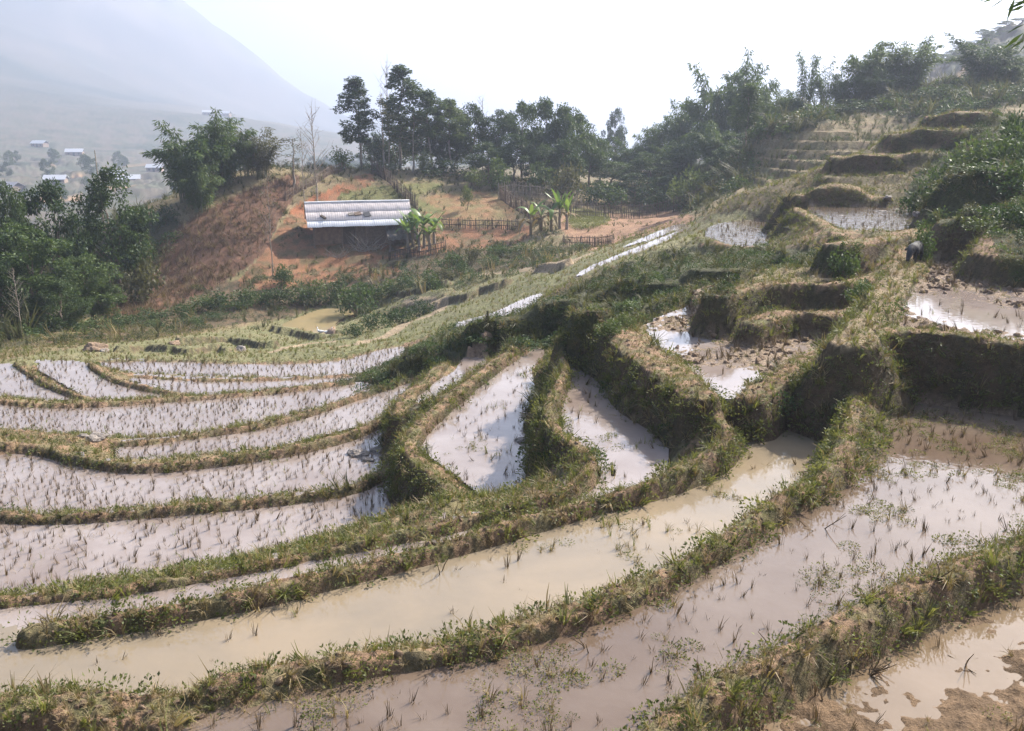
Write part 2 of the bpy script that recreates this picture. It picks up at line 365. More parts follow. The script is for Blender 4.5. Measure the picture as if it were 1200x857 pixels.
# values are interpolated as slope z/r so that near and far weigh alike
val = cz / np.exp(cv)
A = np.zeros((n + 3, n + 3)); A[:n, :n] = tps_k(D2) + np.eye(n) * 2e-4
A[:n, n] = 1; A[:n, n + 1] = cu; A[:n, n + 2] = cv; A[n:, :n] = A[:n, n:].T
sol = np.linalg.solve(A, np.concatenate([val, [0, 0, 0]]))
def base_eval(t, l):
    s = np.full(t.shape, sol[n]) + sol[n + 1] * t + sol[n + 2] * l
    for i in range(n):
        s += sol[i] * tps_k((t - cu[i]) ** 2 + (l - cv[i]) ** 2)
    return s
ti = np.unique(np.concatenate([np.arange(0, NC, 3), [NC - 1]])); li = np.unique(np.concatenate([np.arange(0, NR, 3), [NR - 1]]))
tc, lc = np.meshgrid(TH[ti], LR[li])
Bc = base_eval(tc, lc)
tmp = np.array([np.interp(TH, TH[ti], row) for row in Bc])
B = np.array([np.interp(LR, LR[li], tmp[:, j]) for j in range(NC)]).T * RG

# hard levels: paddies, dry terraces, bank tops
fix = np.zeros((NR, NC), bool); zfix = np.full((NR, NC), -1e9)
pad_id = np.full((NR, NC), -1, np.int16)
def window(th, r, pad_t=0.01, pad_l=0.02):
    c0, c1 = np.searchsorted(TH, th.min() - pad_t), np.searchsorted(TH, th.max() + pad_t)
    r0, r1 = np.searchsorted(LR, math.log(r.min()) - pad_l), np.searchsorted(LR, math.log(r.max()) + pad_l)
    return slice(max(r0, 0), min(r1 + 1, NR)), slice(max(c0, 0), min(c1 + 1, NC))
def run_on(pts, closed, ext=110):
    """carry outlines that leave the frame on beyond it, in the direction they leave it"""
    out, n_ = [], len(pts); E = lambda p: p[0] <= -15 or p[0] >= 1215
    for i, p in enumerate(pts):
        a, b = (pts[i - 1], pts[(i + 1) % n_]) if closed else (pts[i - 1] if i else None, pts[i + 1] if i < n_ - 1 else None)
        q = None
        if E(p):
            nb = next((t for t in (a, b) if t is not None and not E(t)), None)
            if nb is not None and abs(p[0] - nb[0]) > 5:
                k_ = ext / abs(p[0] - nb[0]); q = (p[0] + (p[0] - nb[0]) * k_, p[1] + (p[1] - nb[1]) * k_)
        if q is None: out.append(p)
        elif nb is a: out += [p, q]
        else: out += [q, p]
    return out
PADDY = [(a, b, run_on(c, True), d, e, f) for a, b, c, d, e, f in PADDY]
BANK = [(run_on(a, False),) + tuple(r_) for a, *r_ in BANK]
PADXY = []
EXT = {'long_purple': 8, 'milky': 20, 'channel': 30, 'pond_terrace': 5, 'corner_pool': 7, 'mud_field': 6, 'wide_tongue': 5, 'left_first': 42, 'left_second': 12, 'left_crescent': 9, 'left_third': 9, 'fan_left': 6, 'fan_middle': 6, 'fan_right': 6, 'fan_top': 4}
def raster(poly, z, pid):
    P = smooth(poly, True, 5)
    if 0 <= pid < 100:
        nr = ~in_poly(P[:, 0], P[:, 1] + 2.5, P); P[:, 1] += np.where(nr, EXT.get(PADDY[pid][0], 0), 0)   # water runs in under the bank on the viewer's side
    x, y = at_z(P[:, 0], P[:, 1], z); th, r = polar(x, y)
    w = window(th, r)
    ins = in_poly(X[w], Y[w], np.stack([x, y], 1))
    up = ins & (z > zfix[w])
    zf = zfix[w]; zf[up] = z; fx = fix[w]; fx[up] = True; pi = pad_id[w]; pi[up] = pid
    return np.stack([x, y], 1)
for k, (name, z, poly, bed, amp, wk) in enumerate(PADDY):
    PADXY.append(raster(poly, z + min(bed, 0), k))
for z, poly in DRY: raster(poly, z, 100)

bank_d = np.full((NR, NC), 1e9); bank_id = np.full((NR, NC), -1, np.int16)
bank_z = np.full((NR, NC), -1e9)
BANKXY = []
for k, (line, zs, hw, sl) in enumerate(BANK):
    P = smooth(line, False, 6)
    zc = z_at_r(P[:, 0], P[:, 1], zs[1]) if zs[0] == 'r' else np.interp(np.linspace(0, 1, len(P)), np.linspace(0, 1, len(zs)), zs) if len(zs) > 1 else np.full(len(P), zs[0])
    x, y = at_z(P[:, 0], P[:, 1], zc); BANKXY.append((x, y, zc))
    th, r = polar(x, y)
    w = window(th, r, 2.2 / r.min(), 2.2 / r.min())
    xx, yy = X[w], Y[w]
    best = np.full(xx.shape, 1e9); bz = np.zeros(xx.shape)
    for i in range(len(P) - 1):
        ax, ay, bx, by = x[i], y[i], x[i + 1], y[i + 1]
        L2 = (bx - ax) ** 2 + (by - ay) ** 2 + 1e-9
        t = np.clip(((xx - ax) * (bx - ax) + (yy - ay) * (by - ay)) / L2, 0, 1)
        d = np.hypot(xx - ax - t * (bx - ax), yy - ay - t * (by - ay))
        m = d < best; best[m] = d[m]; bz[m] = (zc[i] + t * (zc[i + 1] - zc[i]))[m]
    # uneven width and height along the bank
    hwv = hw * (1 + 0.35 * fbm(xx, yy, 1.6, 2, k + 3)); bzv = bz + 0.07 * fbm(xx, yy, 1.1, 2, k + 40)
    prof = bzv - 0.25 * (best / np.maximum(hwv, .05)) ** 2 * 0.12 - np.maximum(best - hwv, 0) * sl
    up = (prof > bank_z[w]) & (best < hwv + 1.6)
    a = bank_z[w]; a[up] = prof[up]
    b = bank_d[w]; upd = (best - hwv) < b; b[upd] = (best - hwv)[upd]
    c = bank_id[w]; c[upd & (best < hwv + 0.15)] = k
    top = best < hwv * 0.7
    f = fix[w]; zf = zfix[w]; u2 = top & (bz > zf); zf[u2] = bz[u2]; f[u2] = True
    p_ = pad_id[w]; p_[u2] = -1

for line, r_, hw in FOOT:
    P = smooth(line, False, 4); zc = z_at_r(P[:, 0], P[:, 1], r_); x, y = at_z(P[:, 0], P[:, 1], zc); th, r = polar(x, y); w = window(th, r, .05, .05)
    b = np.full(X[w].shape, 1e9); bz = np.zeros(X[w].shape)
    for i in range(len(x)):
        d = np.hypot(X[w] - x[i], Y[w] - y[i]); m = d < b; b[m] = d[m]; bz[m] = zc[i]
    m = (b < hw) & ~fix[w]; zf = zfix[w]; zf[m] = bz[m]; f = fix[w]; f[m] = True

# membrane between the fixed levels and the open ground
res = np.where(fix, zfix - B, 0.0)
def solve(f, v, init, iters, wt, wr, scr):
    u = np.where(f, v, init)
    for _ in range(iters):
        s = np.zeros_like(u)
        s[1:-1] = wr * (u[:-2] + u[2:]); s[0] = wr * 2 * u[1]; s[-1] = wr * 2 * u[-2]
        s[:, 1:-1] += wt * (u[:, :-2] + u[:, 2:]); s[:, 0] += wt * 2 * u[:, 1]; s[:, -1] += wt * 2 * u[:, -2]
        u = np.where(f, v, s / (2 * wt + 2 * wr + scr))
    return u
dth, dlr = 2 * HALF / (NF - 1), math.log(135 / 4.2) / 639
init = None
for st in (8, 4, 2, 1):
    f_, v_ = fix[::st, ::st], res[::st, ::st]
    if init is None: i_ = np.zeros_like(v_)
    else:
        rI = np.clip(np.arange(f_.shape[0]) // 2, 0, init.shape[0] - 1); cI = np.clip(np.arange(f_.shape[1]) // 2, 0, init.shape[1] - 1)
        i_ = init[rI][:, cI]
    wt, wr = 1 / (dth * st) ** 2, 1 / (dlr * st) ** 2
    mx = max(wt, wr); init = solve(f_, v_, i_, {8: 150, 4: 80, 2: 40, 1: 30}[st], wt / mx, wr / mx, 250.0 / mx)
Z = B + init
U0, V0 = to_px(X, Y, Z)
fanm = (RG > 26) & (RG < 44) & (U0 < 490) & (pad_id < 0)
Z = np.where(fanm & (U0 < 235) & (RG > 28.2) & (RG < 35), np.maximum(Z, -9.24), Z); Z = np.where(fanm & (U0 >= 235) & (RG > 28.2) & (RG < 37), np.maximum(Z, -9.62), Z)
Z = np.maximum(Z, bank_z)
on_pad = (pad_id >= 0) & (pad_id < 100) & (Z < bank_z + 1e-6).__invert__()

# relief
n_lump = fbm(X, Y, 0.55, 4, 1); n_fine = fbm(X, Y, 0.16, 3, 2); n_big = fbm(X, Y, 3.0, 4, 5); n_hill = fbm(X, Y, 26.0, 5, 6)
near = 1 - sstep(40, 60, RG)
openg = ~(on_pad) & (bank_d > 0.3)
bankm = 1 - sstep(0.0, 0.5, bank_d)
Z += np.where(on_pad, 0, 1) * near * (bankm * (0.075 * n_lump + 0.05 * n_fine) + (1 - bankm) * (0.10 * n_lump + 0.05 * n_fine))
edge_open = np.where(openg, 1.0, 0.0)
Z += edge_open * sstep(12, 30, RG) * 0.16 * n_big * near
Z += sstep(38, 62, RG) * np.where(pad_id >= 0, 0, 1) * (0.30 * n_big)
Z += sstep(150, 330, RG) * np.minimum(RG, 420) * (1 - sstep(500, 1000, RG)) * 0.008 * n_hill + sstep(500, 2000, RG) * 70 * fbm(X, Y, 620.0, 4, 8)
for k, (name, z, poly, bed, amp, wk) in enumerate(PADDY):
    m = (pad_id == k) & on_pad
    if bed > 0:
        Z[m] = z + bed * 0.4 + amp * (0.6 * n_lump[m] + 1.3 * n_fine[m] + 0.9 * fbm(X[m], Y[m], 1.8, 2, 31))
    else:
        Z[m] = z + bed + amp * (1.1 * n_lump[m] + 0.7 * n_fine[m] + 0.7 * fbm(X[m], Y[m], 1.8, 2, 31))
for (px, py, zz, rad_, dep) in ((1095,352,-3.9,1.1,.13),(1140,372,-3.9,.9,.09),(776,396,-4.9,.7,.13),(845,452,-4.9,.9,.10),(1190,380,-3.9,.9,.08),(1060,790,-5.2,.8,.05)):
    cx, cy = at_z(px, py, zz); m = on_pad & (np.hypot(X - cx, Y - cy) < 4)
    Z[m] -= dep * np.exp(-((X[m] - cx) ** 2 + (Y[m] - cy) ** 2) / rad_ ** 2)
cx, cy = at_z(1180, 850, -5.2); m = on_pad & (pad_id == 0); Z[m] += .07 * np.exp(-((X[m] - cx) ** 2 + (Y[m] - cy) ** 2) / 1.1 ** 2)
# stepped terraces on the far right slope
U, V = to_px(X, Y, Z)
tz = (Z + 5.2) / 0.62
stp = np.floor(tz) + sstep(0.72, 1.0, tz - np.floor(tz))
wst = sstep(60, 66, RG) * (1 - sstep(77, 82, RG)) * sstep(840, 890, U) * (1 - sstep(1060, 1100, U))
Z = Z * (1 - wst) + (stp * 0.62 - 5.2) * wst
# terraced look of the distant valley side
tz = Z / 5.0; wst = sstep(300, 380, RG) * (1 - sstep(520, 800, RG)) * 0.6
Z = Z * (1 - wst) + 5.0 * (np.floor(tz) + sstep(0.6, 1.0, tz - np.floor(tz))) * wst
# distant hill on the right
el = np.interp(U, [900, 1000, 1080, 1120, 1160, 1205, 1300, 1500], [150, 118, 88, 68, 50, 34, 8, -20])
hz = RG * 0 + 235 * np.tan(np.arctan2(428.5 - el, F_PX) - PITCH)
hz = -25 + (hz + 25) * np.exp(-((RG - 235) / 62) ** 2) + 2.5 * n_big
wh = sstep(130, 165, RG) * sstep(rad(8), rad(14), TG) * (1 - sstep(rad(60), rad(80), TG))
Z = Z * (1 - wh) + wh * np.where(RG > 235, np.minimum(Z, 0) * sstep(300, 600, RG) + hz * (1 - sstep(300, 600, RG)), hz)
# behind the camera
wb = sstep(rad(60), rad(140), np.abs(TG))
Z = Z * (1 - wb) + wb * np.interp(LR, np.log([0.5, 1.5, 10, 100, 1700]), [-1.6, -1.7, -1.0, 8, 60])[:, None]
Z = np.where(Z > 225, 225 + 48 * (1 - np.exp(-(Z - 225) / 48)), Z)
U, V = to_px(X, Y, Z)
WALLS = [([(145,413),(185,411),(222,416)], .4, .5), ([(215,404),(260,401),(300,406),(318,410)], .45, .5), ([(230,411),(262,409),(268,414)], .35, .45),
         ([(325,389),(360,396),(396,403)], .5, .5), ([(400,399),(440,375),(470,363),(500,355),(515,353)], .6, 1.2), ([(505,349),(525,353),(550,351),(556,344),(590,342)], .55, .6),
         ([(486,338),(522,335)], .5, .5), ([(470,347),(490,345)], .5, .5), ([(634,317),(662,314)], .5, .5)]

def ground_z(x, y):
    th, r = np.arctan2(x, y), np.hypot(x, y)
    c = np.interp(th, TH, np.arange(NC)); l = np.interp(np.log(np.maximum(r, .51)), LR, np.arange(NR))
    c0 = np.clip(np.floor(c).astype(int), 0, NC - 2); l0 = np.clip(np.floor(l).astype(int), 0, NR - 2); fc, fl = c - c0, l - l0
    return (Z[l0, c0] * (1 - fc) * (1 - fl) + Z[l0, c0 + 1] * fc * (1 - fl) + Z[l0 + 1, c0] * (1 - fc) * fl + Z[l0 + 1, c0 + 1] * fc * fl)
def spot(px, r):
    """point on the ground in the direction of column px, at distance r"""
    th = math.atan2((px - 600) / F_PX, CP)
    # refine the azimuth for the pitch of the picture column
    for _ in range(3):
        x, y = r * math.sin(th), r * math.cos(th); z = float(ground_z(np.array([x]), np.array([y]))[0])
        f = y * CP - z * SP
        th = math.atan2((px - 600) / F_PX * f, y)
    x, y = r * math.sin(th), math.cos(th) * r
    return x, y, float(ground_z(np.array([x]), np.array([y]))[0])
def hit(px, py, rmin=4.0):
    """first point of the ground along the line of sight beyond rmin"""
    dx, dy, dz = ray(px, py); h = math.hypot(dx, dy)
    rs = np.exp(np.arange(math.log(rmin), math.log(1500), 0.002))
    g = ground_z(rs * dx / h, rs * dy / h); zr = rs * dz / h
    i = np.argmax(g >= zr) if (g >= zr).any() else len(rs) - 1
    return rs[i] * dx / h, rs[i] * dy / h, float(g[i])

LEDGES = [([(545,410),(600,398),(650,384),(700,372)], .55, .6), ([(590,386),(650,366),(700,350),(750,342)], .5, .6), ([(690,392),(735,378),(780,362),(835,350)], .55, .55),
          ([(470,436),(520,422),(565,414)], .5, .5), ([(740,352),(800,334),(860,324)], .45, .5), ([(640,408),(680,398),(705,394)], .4, .4)]
for pts, h_, w_, r0_, r1_ in [t_ + (37, 76) for t_ in WALLS] + [t_ + (21, 36) for t_ in LEDGES]:
    SPx = smooth(pts, False, 3); rr_ = np.array([math.hypot(*hit(px, py, r0_)[:2]) for px, py in SPx]); rr_ = np.clip(rr_, np.median(rr_) - 2, np.median(rr_) + 2)
    H = [spot(px, r_) for (px, py), r_ in zip(SPx, rr_)]; m = (RG > r0_ - 1) & (RG < r1_); xm, ym = X[m], Y[m]; b = np.full(xm.shape, 1e9)
    for (ax, ay, _), (bx, by, _) in zip(H[:-1], H[1:]):
        L2 = (bx - ax) ** 2 + (by - ay) ** 2 + 1e-9; t = np.clip(((xm - ax) * (bx - ax) + (ym - ay) * (by - ay)) / L2, 0, 1)
        if L2 > 36: continue
        b = np.minimum(b, np.hypot(xm - ax - t * (bx - ax), ym - ay - t * (by - ay)))
    Z[m] += h_ * .8 * (1 - sstep(w_ * .5, w_ * 1.0, b + .25 * n_lump[m]))
U, V = to_px(X, Y, Z)

# ------------------------------------------------------------------ ground cover classes and colours
gr = np.gradient(Z, axis=0) / np.gradient(RG, axis=0); gt = np.gradient(Z, axis=1) / (RG * np.gradient(TG, axis=1))
SLOPE = np.hypot(gr, gt)
def zone(poly, r0, r1, closed_smooth=True):
    P = smooth(poly, True, 4) if closed_smooth else np.array(poly, float)
    m = (RG > r0) & (RG < r1)
    out = np.zeros((NR, NC), bool)
    jx = U[m] + 5 * n_lump[m]; jy = V[m] + 3 * n_fine[m]
    out[m] = in_poly(jx, jy, P)
    return out
Z_HERB = zone([(395,450),(440,425),(500,395),(545,372),(600,362),(640,342),(690,316),(760,296),(830,288),(900,292),(1000,288),(1000,308),(880,318),(855,348),(800,360),(760,378),(715,392),(650,410),(590,404),(550,412),(500,435),(440,460)], 20, 37)
Z_SLOPE = zone([(1060,232),(1095,185),(1150,142),(1230,110),(1230,300),(1190,330),(1150,262),(1100,262)], 20, 60)
Z_BANK = zone([(-20,415),(80,395),(170,368),(240,336),(330,322),(420,314),(480,304),(560,285),(650,298),(650,312),(520,340),(470,352),(420,364),(300,377),(180,397),(100,410)], 50, 84)
Z_WOODY = zone([(735,240),(800,190),(880,130),(1000,95),(1120,88),(1230,76),(1230,112),(1080,140),(1010,132),(930,158),(885,165),(880,225),(800,248)], 70, 128) | zone([(-20,300),(190,250),(200,300),(150,350),(60,390),(-20,420)], 50, 95)
Z_RED = zone([(280,336),(305,300),(330,262),(352,238),(380,225),(420,205),(440,210),(400,250),(480,292),(525,262),(612,262),(612,283),(525,296),(440,306),(470,318),(400,330),(330,338)], 66, 100)
Z_RED2 = zone([(495,232),(585,226),(600,262),(515,262)], 78, 100)
Z_BROWN = zone([(655,262),(690,243),(790,248),(815,262),(745,290),(690,294)], 62, 92)
Z_GREEN = zone([(665,245),(700,242),(715,258),(690,266),(668,264)], 62, 92) | zone([(430,220),(520,215),(490,232),(520,250),(400,235)], 84, 105)
Z_DRY = zone([(120,366),(180,290),(250,242),(330,208),(352,212),(325,262),(305,300),(250,337),(170,370)], 64, 100)
Z_VAL = zone([(-15,428),(100,406),(200,396),(330,374),(480,328),(640,312),(700,285),(830,252),(915,245),(900,265),(830,285),(700,318),(625,352),(520,388),(430,414),(330,424),(150,424)], 33, 76)
tz_ = Z / .5; st_ = np.floor(tz_) + sstep(.55, .95, tz_ - np.floor(tz_))      # old overgrown steps in the scrub
Z = np.where(Z_HERB & (bank_d > .6), .35 * Z + .65 * .5 * st_, Z)
gr = np.gradient(Z, axis=0) / np.gradient(RG, axis=0); gt = np.gradient(Z, axis=1) / (RG * np.gradient(TG, axis=1)); SLOPE = np.hypot(gr, gt)
def pl_dist(pts, r0, r1):
    m = (RG > r0) & (RG < r1); out = np.full((NR, NC), 1e9)
    H = [hit(px, py, r0) for px, py in smooth(pts, False, 3)]
    xm, ym = X[m], Y[m]; b = np.full(xm.shape, 1e9)
    for (ax, ay, _), (bx, by, _) in zip(H[:-1], H[1:]):
        if math.hypot(bx - ax, by - ay) > 12: continue
        L2 = (bx - ax) ** 2 + (by - ay) ** 2 + 1e-9
        t = np.clip(((xm - ax) * (bx - ax) + (ym - ay) * (by - ay)) / L2, 0, 1)
        b = np.minimum(b, np.hypot(xm - ax - t * (bx - ax), ym - ay - t * (by - ay)))
    out[m] = b; return out
PATHS = [([(395,407),(430,400),(455,393),(478,378),(500,371),(516,362),(514,356),(498,353),(480,352)], 38, 75, .42), ([(560,323),(600,318),(640,313),(675,303),(690,298)], 45, 75, .4),
         ([(320,412),(345,406),(390,400)], 38, 70, .3)]
pathd = np.full((NR, NC), 1e9)
for pts, r0, r1, w_ in PATHS: pathd = np.minimum(pathd, pl_dist(pts, r0, r1) / w_)

def rgb(*c): return np.array(c)
nA = 0.5 + 0.5 * np.clip(2.2 * fbm(X, Y, 1.3, 4, 11), -1, 1); nB = 0.5 + 0.5 * np.clip(2.2 * fbm(X, Y, 0.4, 3, 12), -1, 1)
nC = 0.5 + 0.5 * np.clip(2.0 * fbm(X, Y, 14.0, 4, 13), -1, 1)
def blend(a, b, t): return a + (b - a) * t[..., None]
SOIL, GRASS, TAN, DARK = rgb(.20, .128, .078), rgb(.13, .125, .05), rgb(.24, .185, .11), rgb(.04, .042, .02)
C = blend(blend(GRASS, TAN, nA), SOIL, 0.5 * nB)
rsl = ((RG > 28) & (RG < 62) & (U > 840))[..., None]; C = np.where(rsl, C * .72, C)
C = np.where(bank_d[..., None] < 0.5, blend(blend(GRASS * .95, TAN * .9, nA), SOIL * 1.25, sstep(.30, .62, nB)), C)
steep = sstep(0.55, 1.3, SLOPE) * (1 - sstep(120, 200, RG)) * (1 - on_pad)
C = blend(C, blend(SOIL * .5, DARK, nA), steep * np.where(RG < 14, .45, .9))  # dark plants and moist soil, with the shade of steep faces painted in
wallm = np.zeros((NR, NC))
def paint(mask, col, a=1.0):
    global C
    C = np.where(mask[..., None], C * (1 - a) + col * a, C)
paint(Z_HERB, blend(DARK, GRASS * .6, nB)); paint(Z_SLOPE, blend(DARK, GRASS * .7, nA))
paint(Z_BANK, blend(DARK * 1.1, SOIL * .7, nB)); paint(Z_WOODY, blend(DARK, rgb(.10, .085, .045), nA))
paint(Z_VAL & (SLOPE < .7), blend(blend(rgb(.155, .15, .07), rgb(.21, .18, .10), nA), rgb(.125, .13, .055), .7 * nC))
paint(Z_RED, blend(rgb(.225, .11, .057), rgb(.125, .09, .045), sstep(.38, .72, nA))); paint(Z_RED & (SLOPE > .55), rgb(.25, .10, .048)); paint(Z_RED2, blend(rgb(.26, .135, .07), rgb(.16, .14, .06), nA))
paint(Z_BROWN, blend(rgb(.24, .135, .08), rgb(.30, .185, .11), nA)); paint(Z_GREEN, blend(rgb(.12, .13, .045), rgb(.17, .145, .06), nA))
paint(Z_DRY, blend(rgb(.16, .078, .046), rgb(.095, .058, .038), nB))
fr = (RG > 60) & (RG < 82) & (U > 870) & (U < 1080) & ~Z_WOODY
paint(fr, blend(rgb(.20, .14, .085), rgb(.12, .11, .05), nA))
paint(pathd < 1, blend(rgb(.34, .26, .17), rgb(.24, .18, .11), nB))
MUD = rgb(.235, .165, .115)
bk18 = (bank_id == 18) & (bank_d < .0); paint(bk18, blend(rgb(.30, .23, .14), rgb(.20, .15, .09), nB), .8)
C = np.where(on_pad[..., None], blend(MUD, MUD * 1.35, nB), C)
wetc = {'near_right': rgb(.20, .13, .075), 'mud_field': rgb(.29, .215, .15), 'pig_field': rgb(.28, .205, .145)}
for k, p_ in enumerate(PADDY):
    if p_[0] in wetc: paint((pad_id == k) & on_pad, blend(wetc[p_[0]], wetc[p_[0]] * .62, nB))
# distant scrub, wood patches and cut earth
far = sstep(130, 190, RG)
scr = blend(rgb(.105, .088, .065), rgb(.07, .075, .045), sstep(.3, .7, nC))
nD = fbm(X, Y, 38.0, 4, 21); nE = fbm(X, Y, 30.0, 3, 25)
scr = blend(scr, rgb(.03, .045, .022), sstep(.15, .25, nD) * .8)
scr = blend(scr, rgb(.36, .23, .13), sstep(.30, .36, nE) * (1 - sstep(520, 640, RG)) * .8)
lowf = 0.5 + 0.5 * np.clip(2.6 * fbm(X, Y, 230.0, 4, 29), -1, 1); smf = sstep(700, 1300, RG) * .9
scr = blend(scr, blend(rgb(.14, .115, .08), rgb(.028, .04, .022), lowf), smf)
C = blend(C, scr, far)
C = np.clip(C, 0.01, 0.9)

# ------------------------------------------------------------------ objects: small helpers
def link(o, parent=None):
    COL.objects.link(o)
    if parent: o.parent = parent
    return o
def mesh_np(name, v, f4, mat, smooth_=True):
    """mesh from vertex array and an array of equal-sized faces"""
    me = bpy.data.meshes.new(name); v = np.ascontiguousarray(v, np.float32); f4 = np.ascontiguousarray(f4, np.int32)
    k = f4.shape[1]
    me.vertices.add(len(v)); me.vertices.foreach_set('co', v.ravel())
    me.loops.add(f4.size); me.loops.foreach_set('vertex_index', f4.ravel())
    me.polygons.add(len(f4)); me.polygons.foreach_set('loop_start', np.arange(0, f4.size, k, dtype=np.int32))
    me.update(calc_edges=True)
    if mat: me.materials.append(mat)
    me.polygons.foreach_set('use_smooth', np.full(len(f4), smooth_)); me.update()
    return me
def tag(o, label=None, cat=None, group=None, kind=None):
    for k, v in (('label', label), ('category', cat), ('group', group), ('kind', kind)):
        if v: o[k] = v
    return o
def empty(name, loc, rz=0, label=None, cat=None, group=None):
    o = bpy.data.objects.new(name, None); o.location = loc; o.rotation_euler = (0, 0, rz); o.empty_display_size = .3
    link(o); return tag(o, label, cat, group)
def part(name, me, parent=None, kind=None, loc=None, rz=None):
    o = bpy.data.objects.new(name, me); link(o, parent)
    if kind: o['kind'] = kind
    if loc is not None: o.location = loc
    if rz is not None: o.rotation_euler = (0, 0, rz)
    return o

# ------------------------------------------------------------------ ground sheets
vert = np.stack([X, Y, Z], -1).reshape(-1, 3)
idx = np.arange(NR * NC).reshape(NR, NC)
# smooth normals of the whole sheet, so that the pieces meet without a seam
du = np.stack([np.gradient(X, axis=1), np.gradient(Y, axis=1), np.gradient(Z, axis=1)], -1)
dv = np.stack([np.gradient(X, axis=0), np.gradient(Y, axis=0), np.gradient(Z, axis=0)], -1)
NRM = np.cross(du, dv); NRM /= np.linalg.norm(NRM, axis=-1, keepdims=True) + 1e-12
NRM *= np.sign(NRM[..., 2:3] + 1e-9); NRM = NRM.reshape(-1, 3)
quad = np.stack([idx[:-1, :-1], idx[:-1, 1:], idx[1:, 1:], idx[1:, :-1]], -1)
wrap = np.stack([idx[:-1, -1], idx[:-1, 0], idx[1:, 0], idx[1:, -1]], -1)
lab = np.where(bank_id[:-1, :-1] >= 0, bank_id[:-1, :-1] + 10, 0)
lab = np.where(RG[:-1, :-1] > 170, 1, lab)
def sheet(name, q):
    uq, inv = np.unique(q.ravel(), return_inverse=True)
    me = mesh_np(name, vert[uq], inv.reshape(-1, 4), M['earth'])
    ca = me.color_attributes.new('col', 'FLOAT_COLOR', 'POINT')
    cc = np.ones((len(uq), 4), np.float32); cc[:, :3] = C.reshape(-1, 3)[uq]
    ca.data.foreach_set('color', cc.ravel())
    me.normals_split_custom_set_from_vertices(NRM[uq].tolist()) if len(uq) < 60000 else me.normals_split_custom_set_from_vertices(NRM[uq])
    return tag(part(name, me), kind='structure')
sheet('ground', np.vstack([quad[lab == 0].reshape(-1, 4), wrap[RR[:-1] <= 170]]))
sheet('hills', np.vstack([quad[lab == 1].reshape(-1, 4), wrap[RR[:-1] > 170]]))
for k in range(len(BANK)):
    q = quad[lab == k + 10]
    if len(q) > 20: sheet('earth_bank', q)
# close the hole under the camera
me = bpy.data.meshes.new('ground'); me.from_pydata([tuple(v) for v in vert[idx[0]]] + [(0, 0, float(Z[0].mean()))], [], [(i, (i + 1) % NC, NC) for i in range(NC)])
me.materials.append(M['earth']); tag(part('ground', me), kind='structure')

# ------------------------------------------------------------------ water sheets
def grow(P, d):
    a = np.roll(P, 1, 0); b = np.roll(P, -1, 0); t = b - a
    nrm = np.stack([t[:, 1], -t[:, 0]], 1); nrm /= np.linalg.norm(nrm, axis=1, keepdims=True) + 1e-9
    area = 0.5 * np.sum(P[:, 0] * np.roll(P[:, 1], -1) - np.roll(P[:, 0], -1) * P[:, 1])
    return P + nrm * d * np.sign(area)
for k, (name, z, poly, bed, amp, wk) in enumerate(PADDY):
    mk = (pad_id == k); ii, jj = np.nonzero(mk)
    if not len(ii): continue
    Sx = 1 if len(ii) < 9000 else 2 if len(ii) < 30000 else 4; a0, a1, b0, b1 = max(0, ii.min() - 16), min(NR - 1, ii.max() + 16), max(0, jj.min() - 16), min(NC - 1, jj.max() + 16)
    na, nb = (a1 - a0) // Sx, (b1 - b0) // Sx
    blk = lambda A_: A_[a0:a0 + na * Sx, b0:b0 + nb * Sx].reshape(na, Sx, nb, Sx)
    mb = blk(mk).any((1, 3)); zb = blk(Z).max((1, 3)); keep = mb.copy()
    zn = blk(Z).min((1, 3))
    for q_ in range({1: 4, 2: 3, 4: 2}[Sx]):                                  # run the sheet on under the banks, never out over lower ground
        sp_ = keep & (zn < z + .01); d_ = keep.copy(); d_[1:] |= sp_[:-1]; d_[:-1] |= sp_[1:]; d_[:, 1:] |= sp_[:, :-1]; d_[:, :-1] |= sp_[:, 1:]
        keep = keep | (d_ & (zb > z - .02))
    pk = np.pad(keep, 1).astype(int); keep |= (pk[2:, 1:-1] + pk[:-2, 1:-1] + pk[1:-1, 2:] + pk[1:-1, :-2]) >= 3
    gi, gj = np.nonzero(keep); ra, ca = a0 + np.arange(na + 1) * Sx, b0 + np.arange(nb + 1) * Sx
    vx, vy = X[np.ix_(ra, ca)].ravel(), Y[np.ix_(ra, ca)].ravel(); w_ = nb + 1; o_ = gi * w_ + gj
    q = np.stack([o_, o_ + 1, o_ + w_ + 1, o_ + w_], 1); uq, inv = np.unique(q.ravel(), return_inverse=True)
    me = mesh_np('paddy_water', np.stack([vx[uq], vy[uq], np.full(len(uq), z)], 1), inv.reshape(-1, 4), None)
    me.materials.append(M[wk]); tag(part('paddy_water', me), kind='structure')

